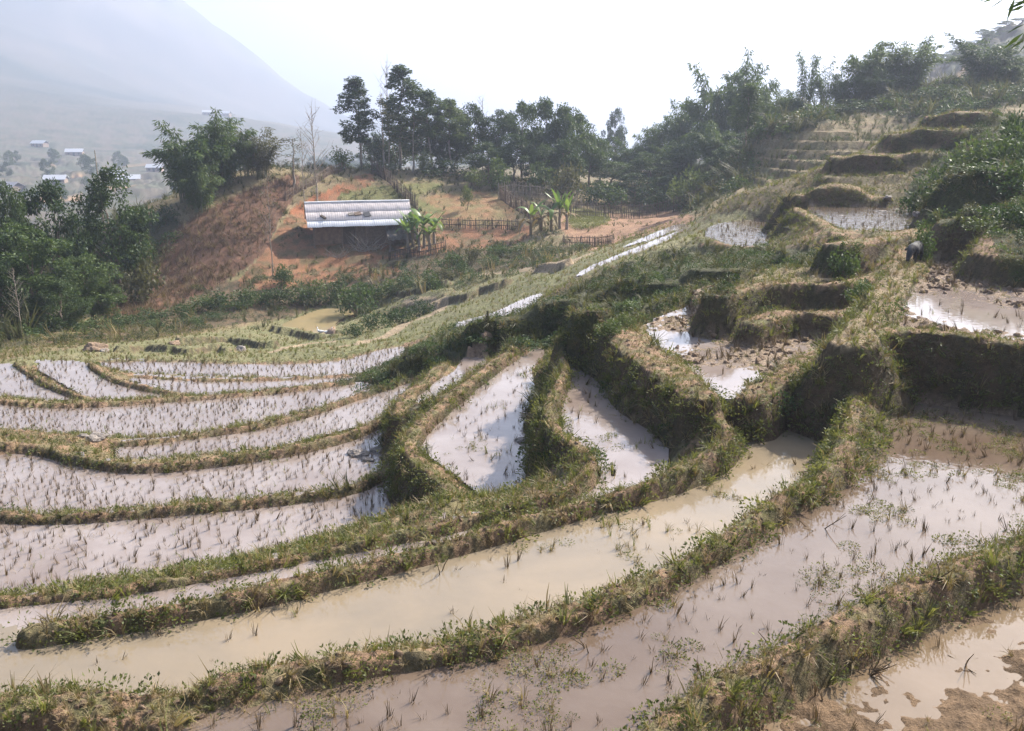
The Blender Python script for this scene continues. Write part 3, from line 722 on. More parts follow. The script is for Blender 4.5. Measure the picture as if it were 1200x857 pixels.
# ------------------------------------------------------------------ small plants: prototypes and scattering
def unit(v): return v / (np.linalg.norm(v, axis=-1, keepdims=True) + 1e-9)
def leaves(P, D, L, W, rs, fold=0.25):
    """diamond leaves: points P, directions D, lengths L, widths W"""
    n = len(P); D = unit(D); S = unit(np.cross(D, unit(rs.normal(size=(n, 3))))); U_ = np.cross(S, D)
    L = np.broadcast_to(L, (n,))[:, None]; W = np.broadcast_to(W, (n,))[:, None]
    a = P; b = P + .42 * L * D + .5 * W * S + fold * W * U_; c = P + L * D; d = P + .42 * L * D - .5 * W * S + fold * W * U_
    v = np.stack([a, b, c, d], 1).reshape(-1, 3)
    return v, np.arange(4 * n).reshape(n, 4)
def join(parts):
    vs, fs, o = [], [], 0
    for v, f in parts: vs.append(v); fs.append(f + o); o += len(v)
    return np.vstack(vs), np.vstack(fs)
def tube(pts, rads, sides=5):
    pts = np.array(pts, float); rads = np.array(rads, float); n = len(pts)
    t = unit(np.gradient(pts, axis=0)); ref = np.array([0.31, 0.95, 0.05]); a = unit(np.cross(t, ref)); b = np.cross(t, a)
    an = np.arange(sides) * 2 * math.pi / sides
    v = (pts[:, None] + rads[:, None, None] * (np.cos(an)[None, :, None] * a[:, None] + np.sin(an)[None, :, None] * b[:, None])).reshape(-1, 3)
    i = np.arange(n - 1)[:, None] * sides; j = np.arange(sides)[None]; k = (j + 1) % sides
    f = np.stack([i + j, i + k, i + sides + k, i + sides + j], -1).reshape(-1, 4)
    return v, f
def blades(n, h0, h1, spread, bend, w, rs, r0=0.04):
    out = []
    for _ in range(n):
        a = rs.uniform(0, 6.283); h = rs.uniform(h0, h1); d = np.array([math.cos(a), math.sin(a), 0]); s = np.array([-d[1], d[0], 0])
        p0 = d * rs.uniform(0, r0); b = rs.uniform(.2, 1) * bend
        p1 = p0 + d * spread * h * .3 + np.array([0, 0, h * .6]); p2 = p0 + d * h * (spread * .6 + b) + np.array([0, 0, h * (1 - .35 * b)])
        ww = w * rs.uniform(.7, 1.3)
        v = np.array([p0 - s * ww, p0 + s * ww, p1 + s * ww * .8, p1 - s * ww * .8, p2 + s * ww * .15, p2 - s * ww * .15])
        out.append((v, np.array([[0, 1, 2, 3], [3, 2, 4, 5]])))
    return join(out)
def herb_mesh(n, R_, h, leaf, rs):
    a = rs.uniform(0, 6.283, n); q = np.sqrt(rs.uniform(0, 1, n)); P = np.stack([np.cos(a) * q * R_, np.sin(a) * q * R_, h * (1 - q * q) * rs.uniform(.3, 1, n)], 1)
    D = np.stack([np.cos(a), np.sin(a), rs.uniform(-.2, .9, n)], 1) + rs.normal(0, .4, (n, 3))
    return leaves(P, D, leaf * rs.uniform(.7, 1.3, n), leaf * .55 * rs.uniform(.8, 1.2, n), rs)
def clod_mesh(rs, sub=1):
    bm = bmesh.new(); bmesh.ops.create_icosphere(bm, subdivisions=sub + 1, radius=1.0)
    o = rs.uniform(0, 50, 3)
    for v in bm.verts:
        nn = mnoise.noise(Vector(v.co) * 1.1 + Vector(o)) * .5 + mnoise.noise(Vector(v.co) * 2.6 + Vector(o)) * .28
        v.co = v.co * (1 + nn); v.co.z = v.co.z * .62
    me = bpy.data.meshes.new('clod'); bm.to_mesh(me); bm.free(); return me
def proto(name, me):
    return bpy.data.objects.new(name, me)
rs = np.random.default_rng(11)
def pm(name, vf, mat): return mesh_np(name, vf[0], vf[1], M[mat])
PROTO = {}
PROTO['grass'] = [pm('grass_tuft', blades(16, .07, .17, .5, .5, .0045, rs), 'grass') for _ in range(3)]
PROTO['dry'] = [pm('dry_tuft', blades(14, .06, .18, .6, .7, .004, rs), 'dry_grass') for _ in range(3)]
PROTO['herb'] = [pm('herb_clump', herb_mesh(44, .13, .09, .032, rs), 'herb') for _ in range(3)]
PROTO['weed'] = [pm('weed_clump', herb_mesh(52, .15, .05, .030, rs), 'grass') for _ in range(2)]
PROTO['bushy'] = [pm('bushy_clump', herb_mesh(150, .34, .42, .075, rs), 'olive_leaf') for _ in range(1)] + [pm('bushy_clump', herb_mesh(150, .34, .42, .075, rs), 'mid_leaf')] + [pm('bushy_clump', herb_mesh(130, .32, .36, .07, rs), 'dark_leaf') for _ in range(2)]
PROTO['tall'] = [pm('tall_grass', blades(22, .35, .7, .5, .6, .010, rs, .1), 'olive_leaf') for _ in range(2)]
PROTO['stalk'] = [pm('dry_stalk', blades(12, .45, 1.0, .35, .3, .012, rs, .3), 'dry_grass') for _ in range(2)] + [pm('dry_stalk', blades(12, .4, .9, .35, .3, .014, rs, .3), 'stubble')]
PROTO['brown_stalk'] = [PROTO['stalk'][2]]
PROTO['stubble'] = [pm('stubble_clump', blades(n_, .13, .29, .25, .12, .0048, rs, .04), 'stubble') for n_ in (9, 12, 14, 11)]
PROTO['sprout'] = [pm('green_sprout', blades(9, .10, .26, .4, .4, .004, rs, .03), 'grass') for _ in range(2)]
PROTO['clod'] = []
for _ in range(4):
    c_ = clod_mesh(rs); c_.materials.append(M['clod']); c_.polygons.foreach_set('use_smooth', [False] * len(c_.polygons)); PROTO['clod'].append(c_)

def gn_group(name, coll):
    g = bpy.data.node_groups.new(name, 'GeometryNodeTree')
    g.interface.new_socket('Geometry', in_out='INPUT', socket_type='NodeSocketGeometry'); g.interface.new_socket('Geometry', in_out='OUTPUT', socket_type='NodeSocketGeometry')
    gi, go = g.nodes.new('NodeGroupInput'), g.nodes.new('NodeGroupOutput')
    ci = g.nodes.new('GeometryNodeCollectionInfo'); ci.inputs[0].default_value = coll; ci.inputs[1].default_value = True; ci.inputs[2].default_value = True
    ip = g.nodes.new('GeometryNodeInstanceOnPoints'); ip.inputs['Pick Instance'].default_value = True
    def at(nm, ty):
        a = g.nodes.new('GeometryNodeInputNamedAttribute'); a.data_type = ty; a.inputs[0].default_value = nm; return a.outputs[0]
    g.links.new(gi.outputs[0], ip.inputs['Points']); g.links.new(ci.outputs[0], ip.inputs['Instance'])
    g.links.new(at('pid', 'INT'), ip.inputs['Instance Index']); g.links.new(at('rot', 'FLOAT_VECTOR'), ip.inputs['Rotation']); g.links.new(at('scl', 'FLOAT'), ip.inputs['Scale'])
    g.links.new(ip.outputs[0], go.inputs[0]); return g
COUNT = {}
def scatter(name, kinds, P, scl, tilt=.25, weights=None):
    n = len(P)
    if n == 0: return
    COUNT[name] = COUNT.get(name, 0) + n
    me = bpy.data.meshes.new(name); me.vertices.add(n); me.vertices.foreach_set('co', np.ascontiguousarray(P, np.float32).ravel())
    protos = [m for k in kinds for m in PROTO[k]]; w = np.concatenate([np.full(len(PROTO[k]), (weights or [1] * len(kinds))[i] / len(PROTO[k])) for i, k in enumerate(kinds)])
    coll = bpy.data.collections.new(name + '_source')
    for i, m in enumerate(protos): coll.objects.link(bpy.data.objects.new('%03d_' % i + m.name, m))
    a = me.attributes.new('pid', 'INT', 'POINT'); a.data.foreach_set('value', rng.choice(len(protos), n, p=w / w.sum()).astype(np.int32))
    rot = np.stack([rng.normal(0, tilt, n), rng.normal(0, tilt, n), rng.uniform(0, 6.283, n)], 1).astype(np.float32)
    a = me.attributes.new('rot', 'FLOAT_VECTOR', 'POINT'); a.data.foreach_set('vector', rot.ravel())
    a = me.attributes.new('scl', 'FLOAT', 'POINT'); a.data.foreach_set('value', np.broadcast_to(scl, (n,)).astype(np.float32))
    o = part(name, me, kind='stuff'); md = o.modifiers.new('scatter', 'NODES'); md.node_group = gn_group(name, coll)
    return o
FINE = np.abs(TG) < HALF
AREA = np.abs(RG ** 2 * np.gradient(TG, axis=1) * np.gradient(np.log(RG), axis=0)) * np.sqrt(1 + np.minimum(SLOPE, 9) ** 2)
INVIEW = FINE & (V > -60) & (V < 900) & (U > -150) & (U < 1350)
def sample(dens):
    lam = np.where(INVIEW, dens, 0) * AREA
    cnt = rng.poisson(np.minimum(lam, 50)); i, j = np.nonzero(cnt); rep = cnt[i, j]
    i, j = np.repeat(i, rep), np.repeat(j, rep); m = (i < NR - 1) & (j < NC - 1); i, j = i[m], j[m]
    fi, fj = rng.uniform(-.5, .5, len(i)), rng.uniform(-.5, .5, len(i))
    l = np.interp(i + fi, np.arange(NR), LR); t = np.interp(j + fj, np.arange(NC), TH); r = np.exp(l)
    x, y = r * np.sin(t), r * np.cos(t)
    return np.stack([x, y, ground_z(x, y)], 1), i, j
land = ~on_pad
fall = np.maximum(np.minimum(1, (13 / RG)) ** 1.2, .34)
bmask = ~(bk18 & (nB > .35)) & (bank_d < .2) & land & (RG < 48)
gpatch = sstep(.38, .66, .6 * nA + .4 * (0.5 + 0.5 * np.clip(2.4 * fbm(X, Y, 4.5, 2, 77), -1, 1)))                    # lush patches; the rest is worn, dry or bare
kb = bmask * fall * (SLOPE < 1.4)
P, i, j = sample(kb * np.where(RG < 16, 120, 170) * (.10 + .90 * gpatch)); scatter('grass', ['grass', 'herb', 'weed'], P, rng.uniform(.35, .85, len(P)) * np.where(RG[i, j] > 15, .72, 1.0), .3, [.8, .35, 1.3])
P, i, j = sample(kb * 120 * (1 - .6 * gpatch)); scatter('dry_grass', ['dry'], P, rng.uniform(.35, .8, len(P)) * np.where(RG[i, j] > 15, .75, 1.0), .4)
P, i, j = sample(kb * (RG < 26) * 42 * (1 - .6 * gpatch)); scatter('clods', ['clod'], P, rng.uniform(.010, .045, len(P)) , .6)
st = (SLOPE > 0.75) & land & (RG > 5) & (RG < 60) & (bank_d < 4)
P, i, j = sample(st * fall * 80 * (.35 + .65 * nB)); scatter('bank_weeds', ['herb', 'grass', 'dry', 'weed'], P, rng.uniform(.7, 1.7, len(P)), .6, [1.3, .9, .7, .5])
P, i, j = sample(st * (RG > 14) * fall * 5 * (.2 + .8 * nA)); scatter('bank_weeds', ['tall', 'bushy'], P, rng.uniform(.35, .75, len(P)), .6, [1.2, .6])
opn = land & ~bmask & ~st & (RG < 60) & (RG > 5) & ~Z_HERB & ~Z_SLOPE & ~Z_VAL & (pathd > 1)
P, i, j = sample(opn * fall * 70 * (.4 + .6 * nB)); scatter('grass', ['grass', 'dry', 'herb'], P, rng.uniform(.8, 1.5, len(P)), .3)
P, i, j = sample((Z_HERB | Z_SLOPE) * land * 22.0 * (.35 + .65 * nB)); scatter('shrubby_cover', ['bushy', 'herb', 'tall', 'grass'], P, rng.uniform(.35, .8, len(P)), .3, [1.4, 1.2, .4, 1.2])
P, i, j = sample((Z_BANK) * land * 2.4 * sstep(.25, .6, nA)); scatter('shrubby_cover', ['bushy', 'tall', 'stalk'], P, rng.uniform(.5, 1.5, len(P)), .3, [2, .7, .4])
P, i, j = sample((Z_WOODY) * land * 1.3); scatter('shrubby_cover', ['bushy', 'tall'], P, rng.uniform(1.2, 3.0, len(P)), .3, [2, 1])
P, i, j = sample(Z_VAL * land * (SLOPE < .8) * (pathd > 1) * 5.0); scatter('field_stubble', ['dry', 'grass'], P, rng.uniform(.8, 1.5, len(P)), .3, [.6, 1])
P, i, j = sample(Z_DRY * land * 9.0); scatter('dry_stalks', ['stalk', 'brown_stalk'], P, rng.uniform(.35, .8, len(P)), .45, [.35, 1])
md = land & (RG > 60) & (RG < 120) & ~Z_WOODY & ~Z_DRY & ~Z_BANK & ~Z_RED & ~Z_RED2 & ~Z_BROWN & (pathd > 1)
P, i, j = sample(md * 4.5 * (.4 + .6 * nB)); scatter('grass', ['tall', 'dry', 'bushy'], P, rng.uniform(.5, 1.1, len(P)), .3, [1, 1.5, .35])
P, i, j = sample((Z_RED * 2.5 * sstep(.3, .6, nA) + Z_RED2 * 1.2 * nB + Z_BROWN * .8 * nB) * land * (pathd > 1)); scatter('grass', ['tall', 'bushy', 'dry'], P, rng.uniform(.3, .9, len(P)), .3)
cab = zone([(665,256),(690,246),(712,258),(700,268),(672,268)], 62, 95)
P, i, j = sample(cab * 5.0); scatter('vegetable_patch', ['weed'], P, rng.uniform(2.2, 3.4, len(P)), .15)
# mud fields: churned clods, and stubble left between them
mudm = on_pad & ((pad_id == 19) | (pad_id == 20))
zw = np.zeros((NR, NC))
for k, p_ in enumerate(PADDY): zw[pad_id == k] = p_[1]
P, i, j = sample(mudm * (Z > zw + .005) * 26.0); scatter('clods', ['clod'], P, rng.uniform(.025, .085, len(P)), .5)
P, i, j = sample(mudm * (Z > zw + .0) * 16.0); scatter('mud_stubble', ['dry', 'stubble', 'weed'], P, rng.uniform(.5, 1.0, len(P)), .4, [1, 1, .5])
# weeds floating in the long near paddy
w2 = on_pad & (pad_id == 1)
wp = sstep(.56, .72, 0.5 + 0.5 * np.clip(2.4 * fbm(X, Y, 1.1, 3, 51), -1, 1) + .22 * sstep(3.2, 7.5, X - 0.12 * Y))
P, i, j = sample(w2 * wp * 45); P[:, 2] = -4.955; scatter('water_weed', ['weed', 'herb', 'dry'], P, rng.uniform(.5, 1.0, len(P)), .2, [1.3, .4, .5])
w3 = on_pad & ((pad_id == 2) | (pad_id == 3) | (pad_id == 4))
P, i, j = sample(w3 * sstep(.68, .8, nA) * 30); P[:, 2] = zw[i, j] - .01; scatter('water_weed', ['weed', 'sprout', 'dry'], P, rng.uniform(.5, .9, len(P)), .2)
P, i, j = sample(on_pad * (pad_id == 0) * (Z > zw + .004) * 10); scatter('mud_stubble', ['dry', 'stubble', 'weed'], P, rng.uniform(.35, .8, len(P)), .5, [1, .5, .4])
# rice stubble in rows
def rows(k, ang, sp, keep):
    P = PADXY[k]; c, s = math.cos(ang), math.sin(ang)
    a, b = P[:, 0] * c + P[:, 1] * s, -P[:, 0] * s + P[:, 1] * c
    ga, gb = np.meshgrid(np.arange(a.min(), a.max(), sp), np.arange(b.min(), b.max(), sp * 1.1))
    ga = ga + rng.normal(0, sp * .16, ga.shape); gb = gb + rng.normal(0, sp * .16, gb.shape)
    x, y = (ga * c - gb * s).ravel(), (ga * s + gb * c).ravel()
    m = in_poly(x, y, P); x, y = x[m], y[m]
    nz = fbm(x, y, 2.2, 3, 60 + k)
    m = rng.uniform(0, 1, len(x)) < np.clip(keep + 1.1 * nz, 0.02, .97); x, y = x[m], y[m]
    z = np.maximum(ground_z(x, y), PADDY[k][1] - .07)
    z = np.minimum(z, PADDY[k][1] + .05)
    return np.stack([x, y, z], 1)
KEEP = {0: (.26, .25), 1: (.66, .21), 2: (.06, .25), 3: (.16, .22), 4: (.36, .22), 5: (.5, .2), 6: (.85, .175), 7: (.9, .175), 8: (.9, .175), 9: (.9, .175), 10: (.7, .2), 11: (.7, .2), 12: (.8, .2), 13: (.85, .2), 14: (.7, .22), 15: (.5, .25), 16: (.5, .25), 17: (.6, .22), 18: (.3, .22), 19: (.1, .25), 20: (.12, .25)}
ALLS = np.vstack([rows(k, .35 + .13 * k, sp, kp) for k, (kp, sp) in KEEP.items()])
u_, v_ = to_px(ALLS[:, 0], ALLS[:, 1], ALLS[:, 2])
vis = (u_ > -5) & (u_ < 1205) & (v_ < 862)
ordr = np.argsort(np.where(vis, np.hypot(ALLS[:, 0], ALLS[:, 1]), 1e9))
near_i, far_i = ordr[:300], ordr[300:]
for q in near_i:
    o = part('rice_stubble', PROTO['stubble'][int(rng.integers(4))]); x, y, z = ALLS[q]
    o.location = (x, y, z); s_ = rng.uniform(.5, 1.0); o.scale = (s_, s_, s_ * rng.uniform(.5, 1.1)); o.rotation_euler = (rng.normal(0, .18), rng.normal(0, .18), rng.uniform(0, 6.28))
    pd = int(pad_id[min(NR - 1, np.searchsorted(RR, math.hypot(x, y))), np.searchsorted(TH, math.atan2(x, y))])
    where_ = {0: 'on the muddy bottom right paddy', 2: 'in the milky beige paddy'}.get(pd, 'in the long pinkish paddy across the foreground')
    tag(o, 'small clump of cut brown rice stubble standing ' + where_, 'stubble', 'cut rice clumps ' + where_)
Pf = ALLS[far_i]; scatter('stubble', ['stubble', 'dry', 'sprout'], Pf, rng.uniform(.55, 1.05, len(Pf)), .2, [1, .3, .12])
print('scatter', COUNT, sum(COUNT.values()))

# ------------------------------------------------------------------ trees
def crown_clumps(centres, radii, per, L, W, rs, droop=0.3):
    P, D = [], []
    for c, r in zip(centres, radii):
        d = unit(rs.normal(size=(per, 3))); q = r * rs.uniform(.45, 1.05, per)[:, None]
        p = c + d * q * np.array([1, 1, .8]); P.append(p); D.append(d * .7 + rs.normal(0, .5, (per, 3)) - np.array([0, 0, droop]))
    P, D = np.vstack(P), np.vstack(D); n = len(P)
    return leaves(P, D, L * rs.uniform(.7, 1.3, n), W * rs.uniform(.7, 1.3, n), rs)
def limb(p0, p1, r0, r1, rs, wob=.08, n=6):
    t = np.linspace(0, 1, n)[:, None]; p0, p1 = np.array(p0, float), np.array(p1, float); d = np.linalg.norm(p1 - p0)
    pts = p0 + (p1 - p0) * t + np.vstack([np.zeros(3), rs.normal(0, wob * d * .3, (n - 2, 3)), np.zeros(3)])
    return tube(pts, np.linspace(r0, r1, n))
def gen_bamboo(seed, culms=22, H=9.0, spread=2.6, top_droop=.34, lo=.22, dens=26, leafmat='bamboo_leaf'):
    rs = np.random.default_rng(seed); cul, P, D = [], [], []
    for k in range(culms):
        a = rs.uniform(0, 6.283); out = np.array([math.cos(a), math.sin(a), 0]); b = out * rs.uniform(0, .7); h = H * rs.uniform(.55, 1.0); q = spread * rs.uniform(.25, 1.0)
        t = np.linspace(0, 1, 9); pts = b + out * (q * t ** 2)[:, None] + np.array([0, 0, 1.0]) * (h * (t - top_droop * rs.uniform(.4, 1.2) * t ** 4))[:, None]
        cul.append(tube(pts, np.linspace(.05, .008, 9), 4))
        for s in np.linspace(lo + rs.uniform(-.08, .1), 1.0, 15):
            c = np.array([np.interp(s, t, pts[:, i]) for i in range(3)]); rr = (.30 + .5 * math.sin(min(1, (1.05 - s) * 1.6) * 1.57)) * H / 9
            n = int(dens * (1.0 if s < .9 else .6)); d = unit(rs.normal(size=(n, 3))); p = c + d * rr * rs.uniform(.1, 1.0, n)[:, None] * np.array([1, 1, .55])
            P.append(p - np.array([0, 0, .12])); D.append(d * .8 + out * .35 - np.array([0, 0, .75]) + rs.normal(0, .25, (n, 3)))
    P, D = np.vstack(P), np.vstack(D); n = len(P)
    return ('culms', join(cul), 'culm'), ('foliage', leaves(P, D, .38 * rs.uniform(.6, 1.3, n), .085 * rs.uniform(.7, 1.3, n), rs), leafmat)
def gen_broad(seed, H=9.0, R_=3.2, n=46, leafmat='dark_leaf', base=.16, L=.27, per=165):
    rs = np.random.default_rng(seed); cs, rd, lb = [], [], [limb((0, 0, -.3), (rs.normal(0, .2), rs.normal(0, .2), H * .62), .17, .06, rs)]
    while len(cs) < n:
        p = rs.uniform(-1, 1, 3)
        if .25 < np.linalg.norm(p) < 1:
            z = H * (base + (1 - base) * (p[2] * .5 + .5)); w = R_ * (1.0 - .35 * max(0, p[2])) 
            cs.append(np.array([p[0] * w, p[1] * w, z])); rd.append(rs.uniform(.45, 1.0) * R_ * .30)
    for c in cs[::4]: lb.append(limb((0, 0, max(.5, c[2] * .55)), c, .06, .015, rs, .12, 5))
    return ('trunk', join(lb), 'bark'), ('crown', crown_clumps(cs, rd, per, L, L * .5, rs), leafmat)
def gen_slim(seed, H=12.0, R_=1.7, bare=.3, n=56, leafmat='dark_leaf', per=125, L=.26):
    rs = np.random.default_rng(seed); cs, rd = [], []; lean = rs.normal(0, .25, 2)
    lb = [limb((0, 0, -.3), (lean[0], lean[1], H * .98), .13, .02, rs, .02, 8)]
    for k in range(n):
        s = bare + (1 - bare) * (k + rs.uniform(0, 1)) / n; a = rs.uniform(0, 6.283); q = R_ * rs.uniform(.25, 1.0) * (math.sin(math.pi * min(1, (s - bare) / (1 - bare) * .8 + .2)) * .85 + .15)
        c = np.array([math.cos(a) * q + lean[0] * s, math.sin(a) * q + lean[1] * s, H * s]); cs.append(c); rd.append(rs.uniform(.35, .75) * R_ * .5)
        if k % 2 == 0: lb.append(limb((lean[0] * s, lean[1] * s, H * s - q * .6), c, .035, .01, rs, .1, 4))
    return ('trunk', join(lb), 'pale_bark'), ('crown', crown_clumps(cs, rd, per, L, L * .45, rs, .5), leafmat)
def gen_bare(seed, H=10.0, n=26, R_=1.8, leafy=0):
    rs = np.random.default_rng(seed); lb = [limb((0, 0, -.3), (rs.normal(0, .2), 0, H), .10, .012, rs, .02, 9)]; tips = []
    for k in range(n):
        s = .3 + .68 * k / n; a = rs.uniform(0, 6.283); l = R_ * (1.15 - s) * rs.uniform(.6, 1.2) + .3; p0 = np.array([0, 0, H * s]); p1 = p0 + np.array([math.cos(a) * l, math.sin(a) * l, l * 1.1])
        lb.append(limb(p0, p1, .03, .008, rs, .1, 5)); tips.append(p1)
        for _ in range(3):
            q = p0 + (p1 - p0) * rs.uniform(.4, .95); lb.append(limb(q, q + rs.normal(0, .35, 3) + np.array([0, 0, .4]), .012, .005, rs, .1, 3))
    out = [('trunk', join(lb), 'pale_bark')]
    if leafy: out.append(('crown', crown_clumps(tips, [.3] * len(tips), leafy, .22, .1, rs), 'olive_leaf'))
    return out
def gen_shrub(seed, leafmat, n=14, R_=1.0, H=1.5, per=60, L=.16):
    rs = np.random.default_rng(seed); a = rs.uniform(0, 6.283, n); q = np.sqrt(rs.uniform(0, 1, n)) * R_ * .8
    cs = np.stack([np.cos(a) * q, np.sin(a) * q, H * (.2 + .65 * rs.uniform(0, 1, n) * (1 - .5 * (q / R_) ** 2))], 1)
    lb = [limb((0, 0, -.15), c, .025, .008, rs, .1, 4) for c in cs[::2]]
    return ('stem', join(lb), 'bark'), ('foliage', crown_clumps(cs, [R_ * .42] * n, per, L, L * .5, rs, .1), leafmat)
KIND = {}
def kind(key, seeds, fn, H, W, name, cat):
    KIND[key] = ([[(pn, pm(pn, vf, mt)) for pn, vf, mt in fn(s)] for s in seeds], H, W, name, cat)
kind('bamboo', (1, 2, 3), lambda s: gen_bamboo(s), 7.1, 6.2, 'bamboo_clump', 'bamboo')
kind('bamboo_thin', (5, 6), lambda s: gen_bamboo(s, 9, 9.0, 2.0, .22, .3, 20), 8.0, 4.4, 'bamboo_clump', 'bamboo')
kind('bamboo_pale', (8, 9), lambda s: gen_bamboo(s, 15, 9.0, 1.8, .2, .25, 20, 'olive_leaf'), 8.6, 4.4, 'bamboo_clump', 'bamboo')
kind('broad', (11, 12, 13), lambda s: gen_broad(s), 8.7, 6.6, 'broadleaf_tree', 'tree')
kind('broad_mid', (14, 15), lambda s: gen_broad(s, leafmat='mid_leaf'), 9.0, 6.6, 'broadleaf_tree', 'tree')
kind('slim', (21, 22, 23), lambda s: gen_slim(s), 12.2, 3.4, 'slender_tree', 'tree')
kind('slim_mid', (24, 25), lambda s: gen_slim(s, R_=1.9, bare=.45, leafmat='mid_leaf'), 12.2, 4.0, 'slender_tree', 'tree')
kind('sparse', (27, 28), lambda s: gen_slim(s, R_=1.5, bare=.3, n=26, leafmat='olive_leaf', per=22, L=.26), 12.2, 3.4, 'slender_tree', 'tree')
kind('bare', (31, 32), lambda s: gen_bare(s), 10.6, 3.4, 'bare_tree', 'tree')
kind('bare_leafy', (33,), lambda s: gen_bare(s, leafy=9), 10.6, 3.4, 'bare_tree', 'tree')
kind('shrub_dark', (41, 42, 43), lambda s: gen_shrub(s, 'dark_leaf'), 1.55, 2.4, 'shrub', 'shrub')
kind('shrub_mid', (44, 45, 46), lambda s: gen_shrub(s, 'mid_leaf'), 1.55, 2.4, 'shrub', 'shrub')
kind('shrub_light', (47, 48), lambda s: gen_shrub(s, 'light_leaf'), 1.55, 2.4, 'shrub', 'shrub')
kind('shrub_olive', (49, 50), lambda s: gen_shrub(s, 'olive_leaf'), 1.55, 2.4, 'shrub', 'shrub')
KN = {}
ORD = ['', 'second ', 'third ', 'fourth ', 'fifth ', 'sixth ', 'seventh ', 'eighth ', 'ninth ', 'tenth ']
def nth(k, n):
    return ', ' + (ORD[k] + 'from its left end' if k < (n + 1) // 2 else ORD[n - 1 - k] + 'from its right end') if 0 < k < n - 1 else ', at its left end' if k == 0 else ', at its right end'
def plant(key, px, r, top, wpx, label, group=None, name=None, cat=None, sink=0.0):
    vars_, H, W, nm, ct = KIND[key]; x, y, z = spot(px, r)
    KN[key] = KN.get(key, -1) + 1; parts_ = vars_[KN[key] % len(vars_)]
    zt = float(z_at_r(px, top, r)); h = max(.4, zt - z); dist = math.sqrt(x * x + y * y + z * z)
    e = empty(name or nm, (x, y, z - sink), rng.uniform(0, 6.28), label, cat or ct, group)
    sx = wpx / F_PX * dist / W; e.scale = (sx, sx, h / H)
    for pn, me in parts_:
        o = part(pn, me, e)
        if pn in ('culms', 'stem', 'foliage', 'crown'): pass
    return e
G = 'trees on the hillside'
# bottom left wood
W_ = 'trees of the dark wood at the left edge'
for a in [
 ('broad', 22, 66, 220, 56, 'narrow dark tree at the left picture edge, standing tallest above pale earth cutting'),
 ('broad', 78, 68, 216, 84, 'dark dense tree second from the left edge of the wood'),
 ('broad', 140, 70, 204, 90, 'largest dark tree of the left wood, in front of the tall bare pole'),
 ('bamboo_pale', 172, 74, 240, 44, 'grey green feathery bamboo leaning over the foot of the brown slope'),
 ('broad_mid', 45, 60, 262, 110, 'light green rounded tree in front of the dark wood at the left edge'),
 ('broad_mid', 108, 62, 292, 80, 'mid green tree low in the wood, below the largest dark tree'),
 ('shrub_olive', 165, 70, 290, 62, 'olive bush at the lower corner of the brown slope'),
 ('broad', 5, 58, 300, 70, 'dark tree cut by the left picture edge, lowest in the wood'),
 ('broad', 75, 57, 330, 60, 'small dark tree at the bottom of the wood above the paddies'),
 ('broad_mid', 122, 62, 330, 50, 'small mid green tree beside the dry slope at the wood edge'),
 ('bamboo_thin', 95, 70, 240, 60, 'thin bamboo growing between the two dark trees of the left wood'),
 ]: plant(*a, W_)
plant('bare', 26, 54, 312, 26, 'thin leafless pale trunk leaning in front of the left wood')
# bamboo on the shoulder of the brown slope
B_ = 'bamboo clumps on the shoulder of the brown slope'
plant('bamboo', 222, 87, 134, 104, 'big dark bamboo clump hanging out over the far valley at the slope edge', B_)
plant('bamboo', 262, 89, 129, 84, 'tall dark bamboo clump in the middle of the group on the brown slope', B_)
plant('bamboo_pale', 306, 90, 138, 56, 'greyish bamboo clump at the right end of the group on the brown slope', B_)
plant('bamboo', 236, 85, 182, 66, 'low leafy bamboo clump at the foot of the group on the brown slope', B_)
plant('bamboo_thin', 290, 90, 150, 50, 'narrow bamboo clump between the dark one and the greyish one', B_)
plant('sparse', 344, 90, 160, 44, 'sparse small leaved tree standing left of the leafless tree')
plant('bare', 372, 84, 118, 44, 'tall leafless grey tree above the hut path')
plant('bare', 358, 86, 148, 26, 'thin leafless tree just left of the tall leafless one')
plant('bare_leafy', 320, 74, 196, 26, 'thin pole tree with few leaves rising from the brown slope near the hut')
plant('shrub_mid', 399, 97, 172, 36, 'round green bush at the top of the path behind the hut')
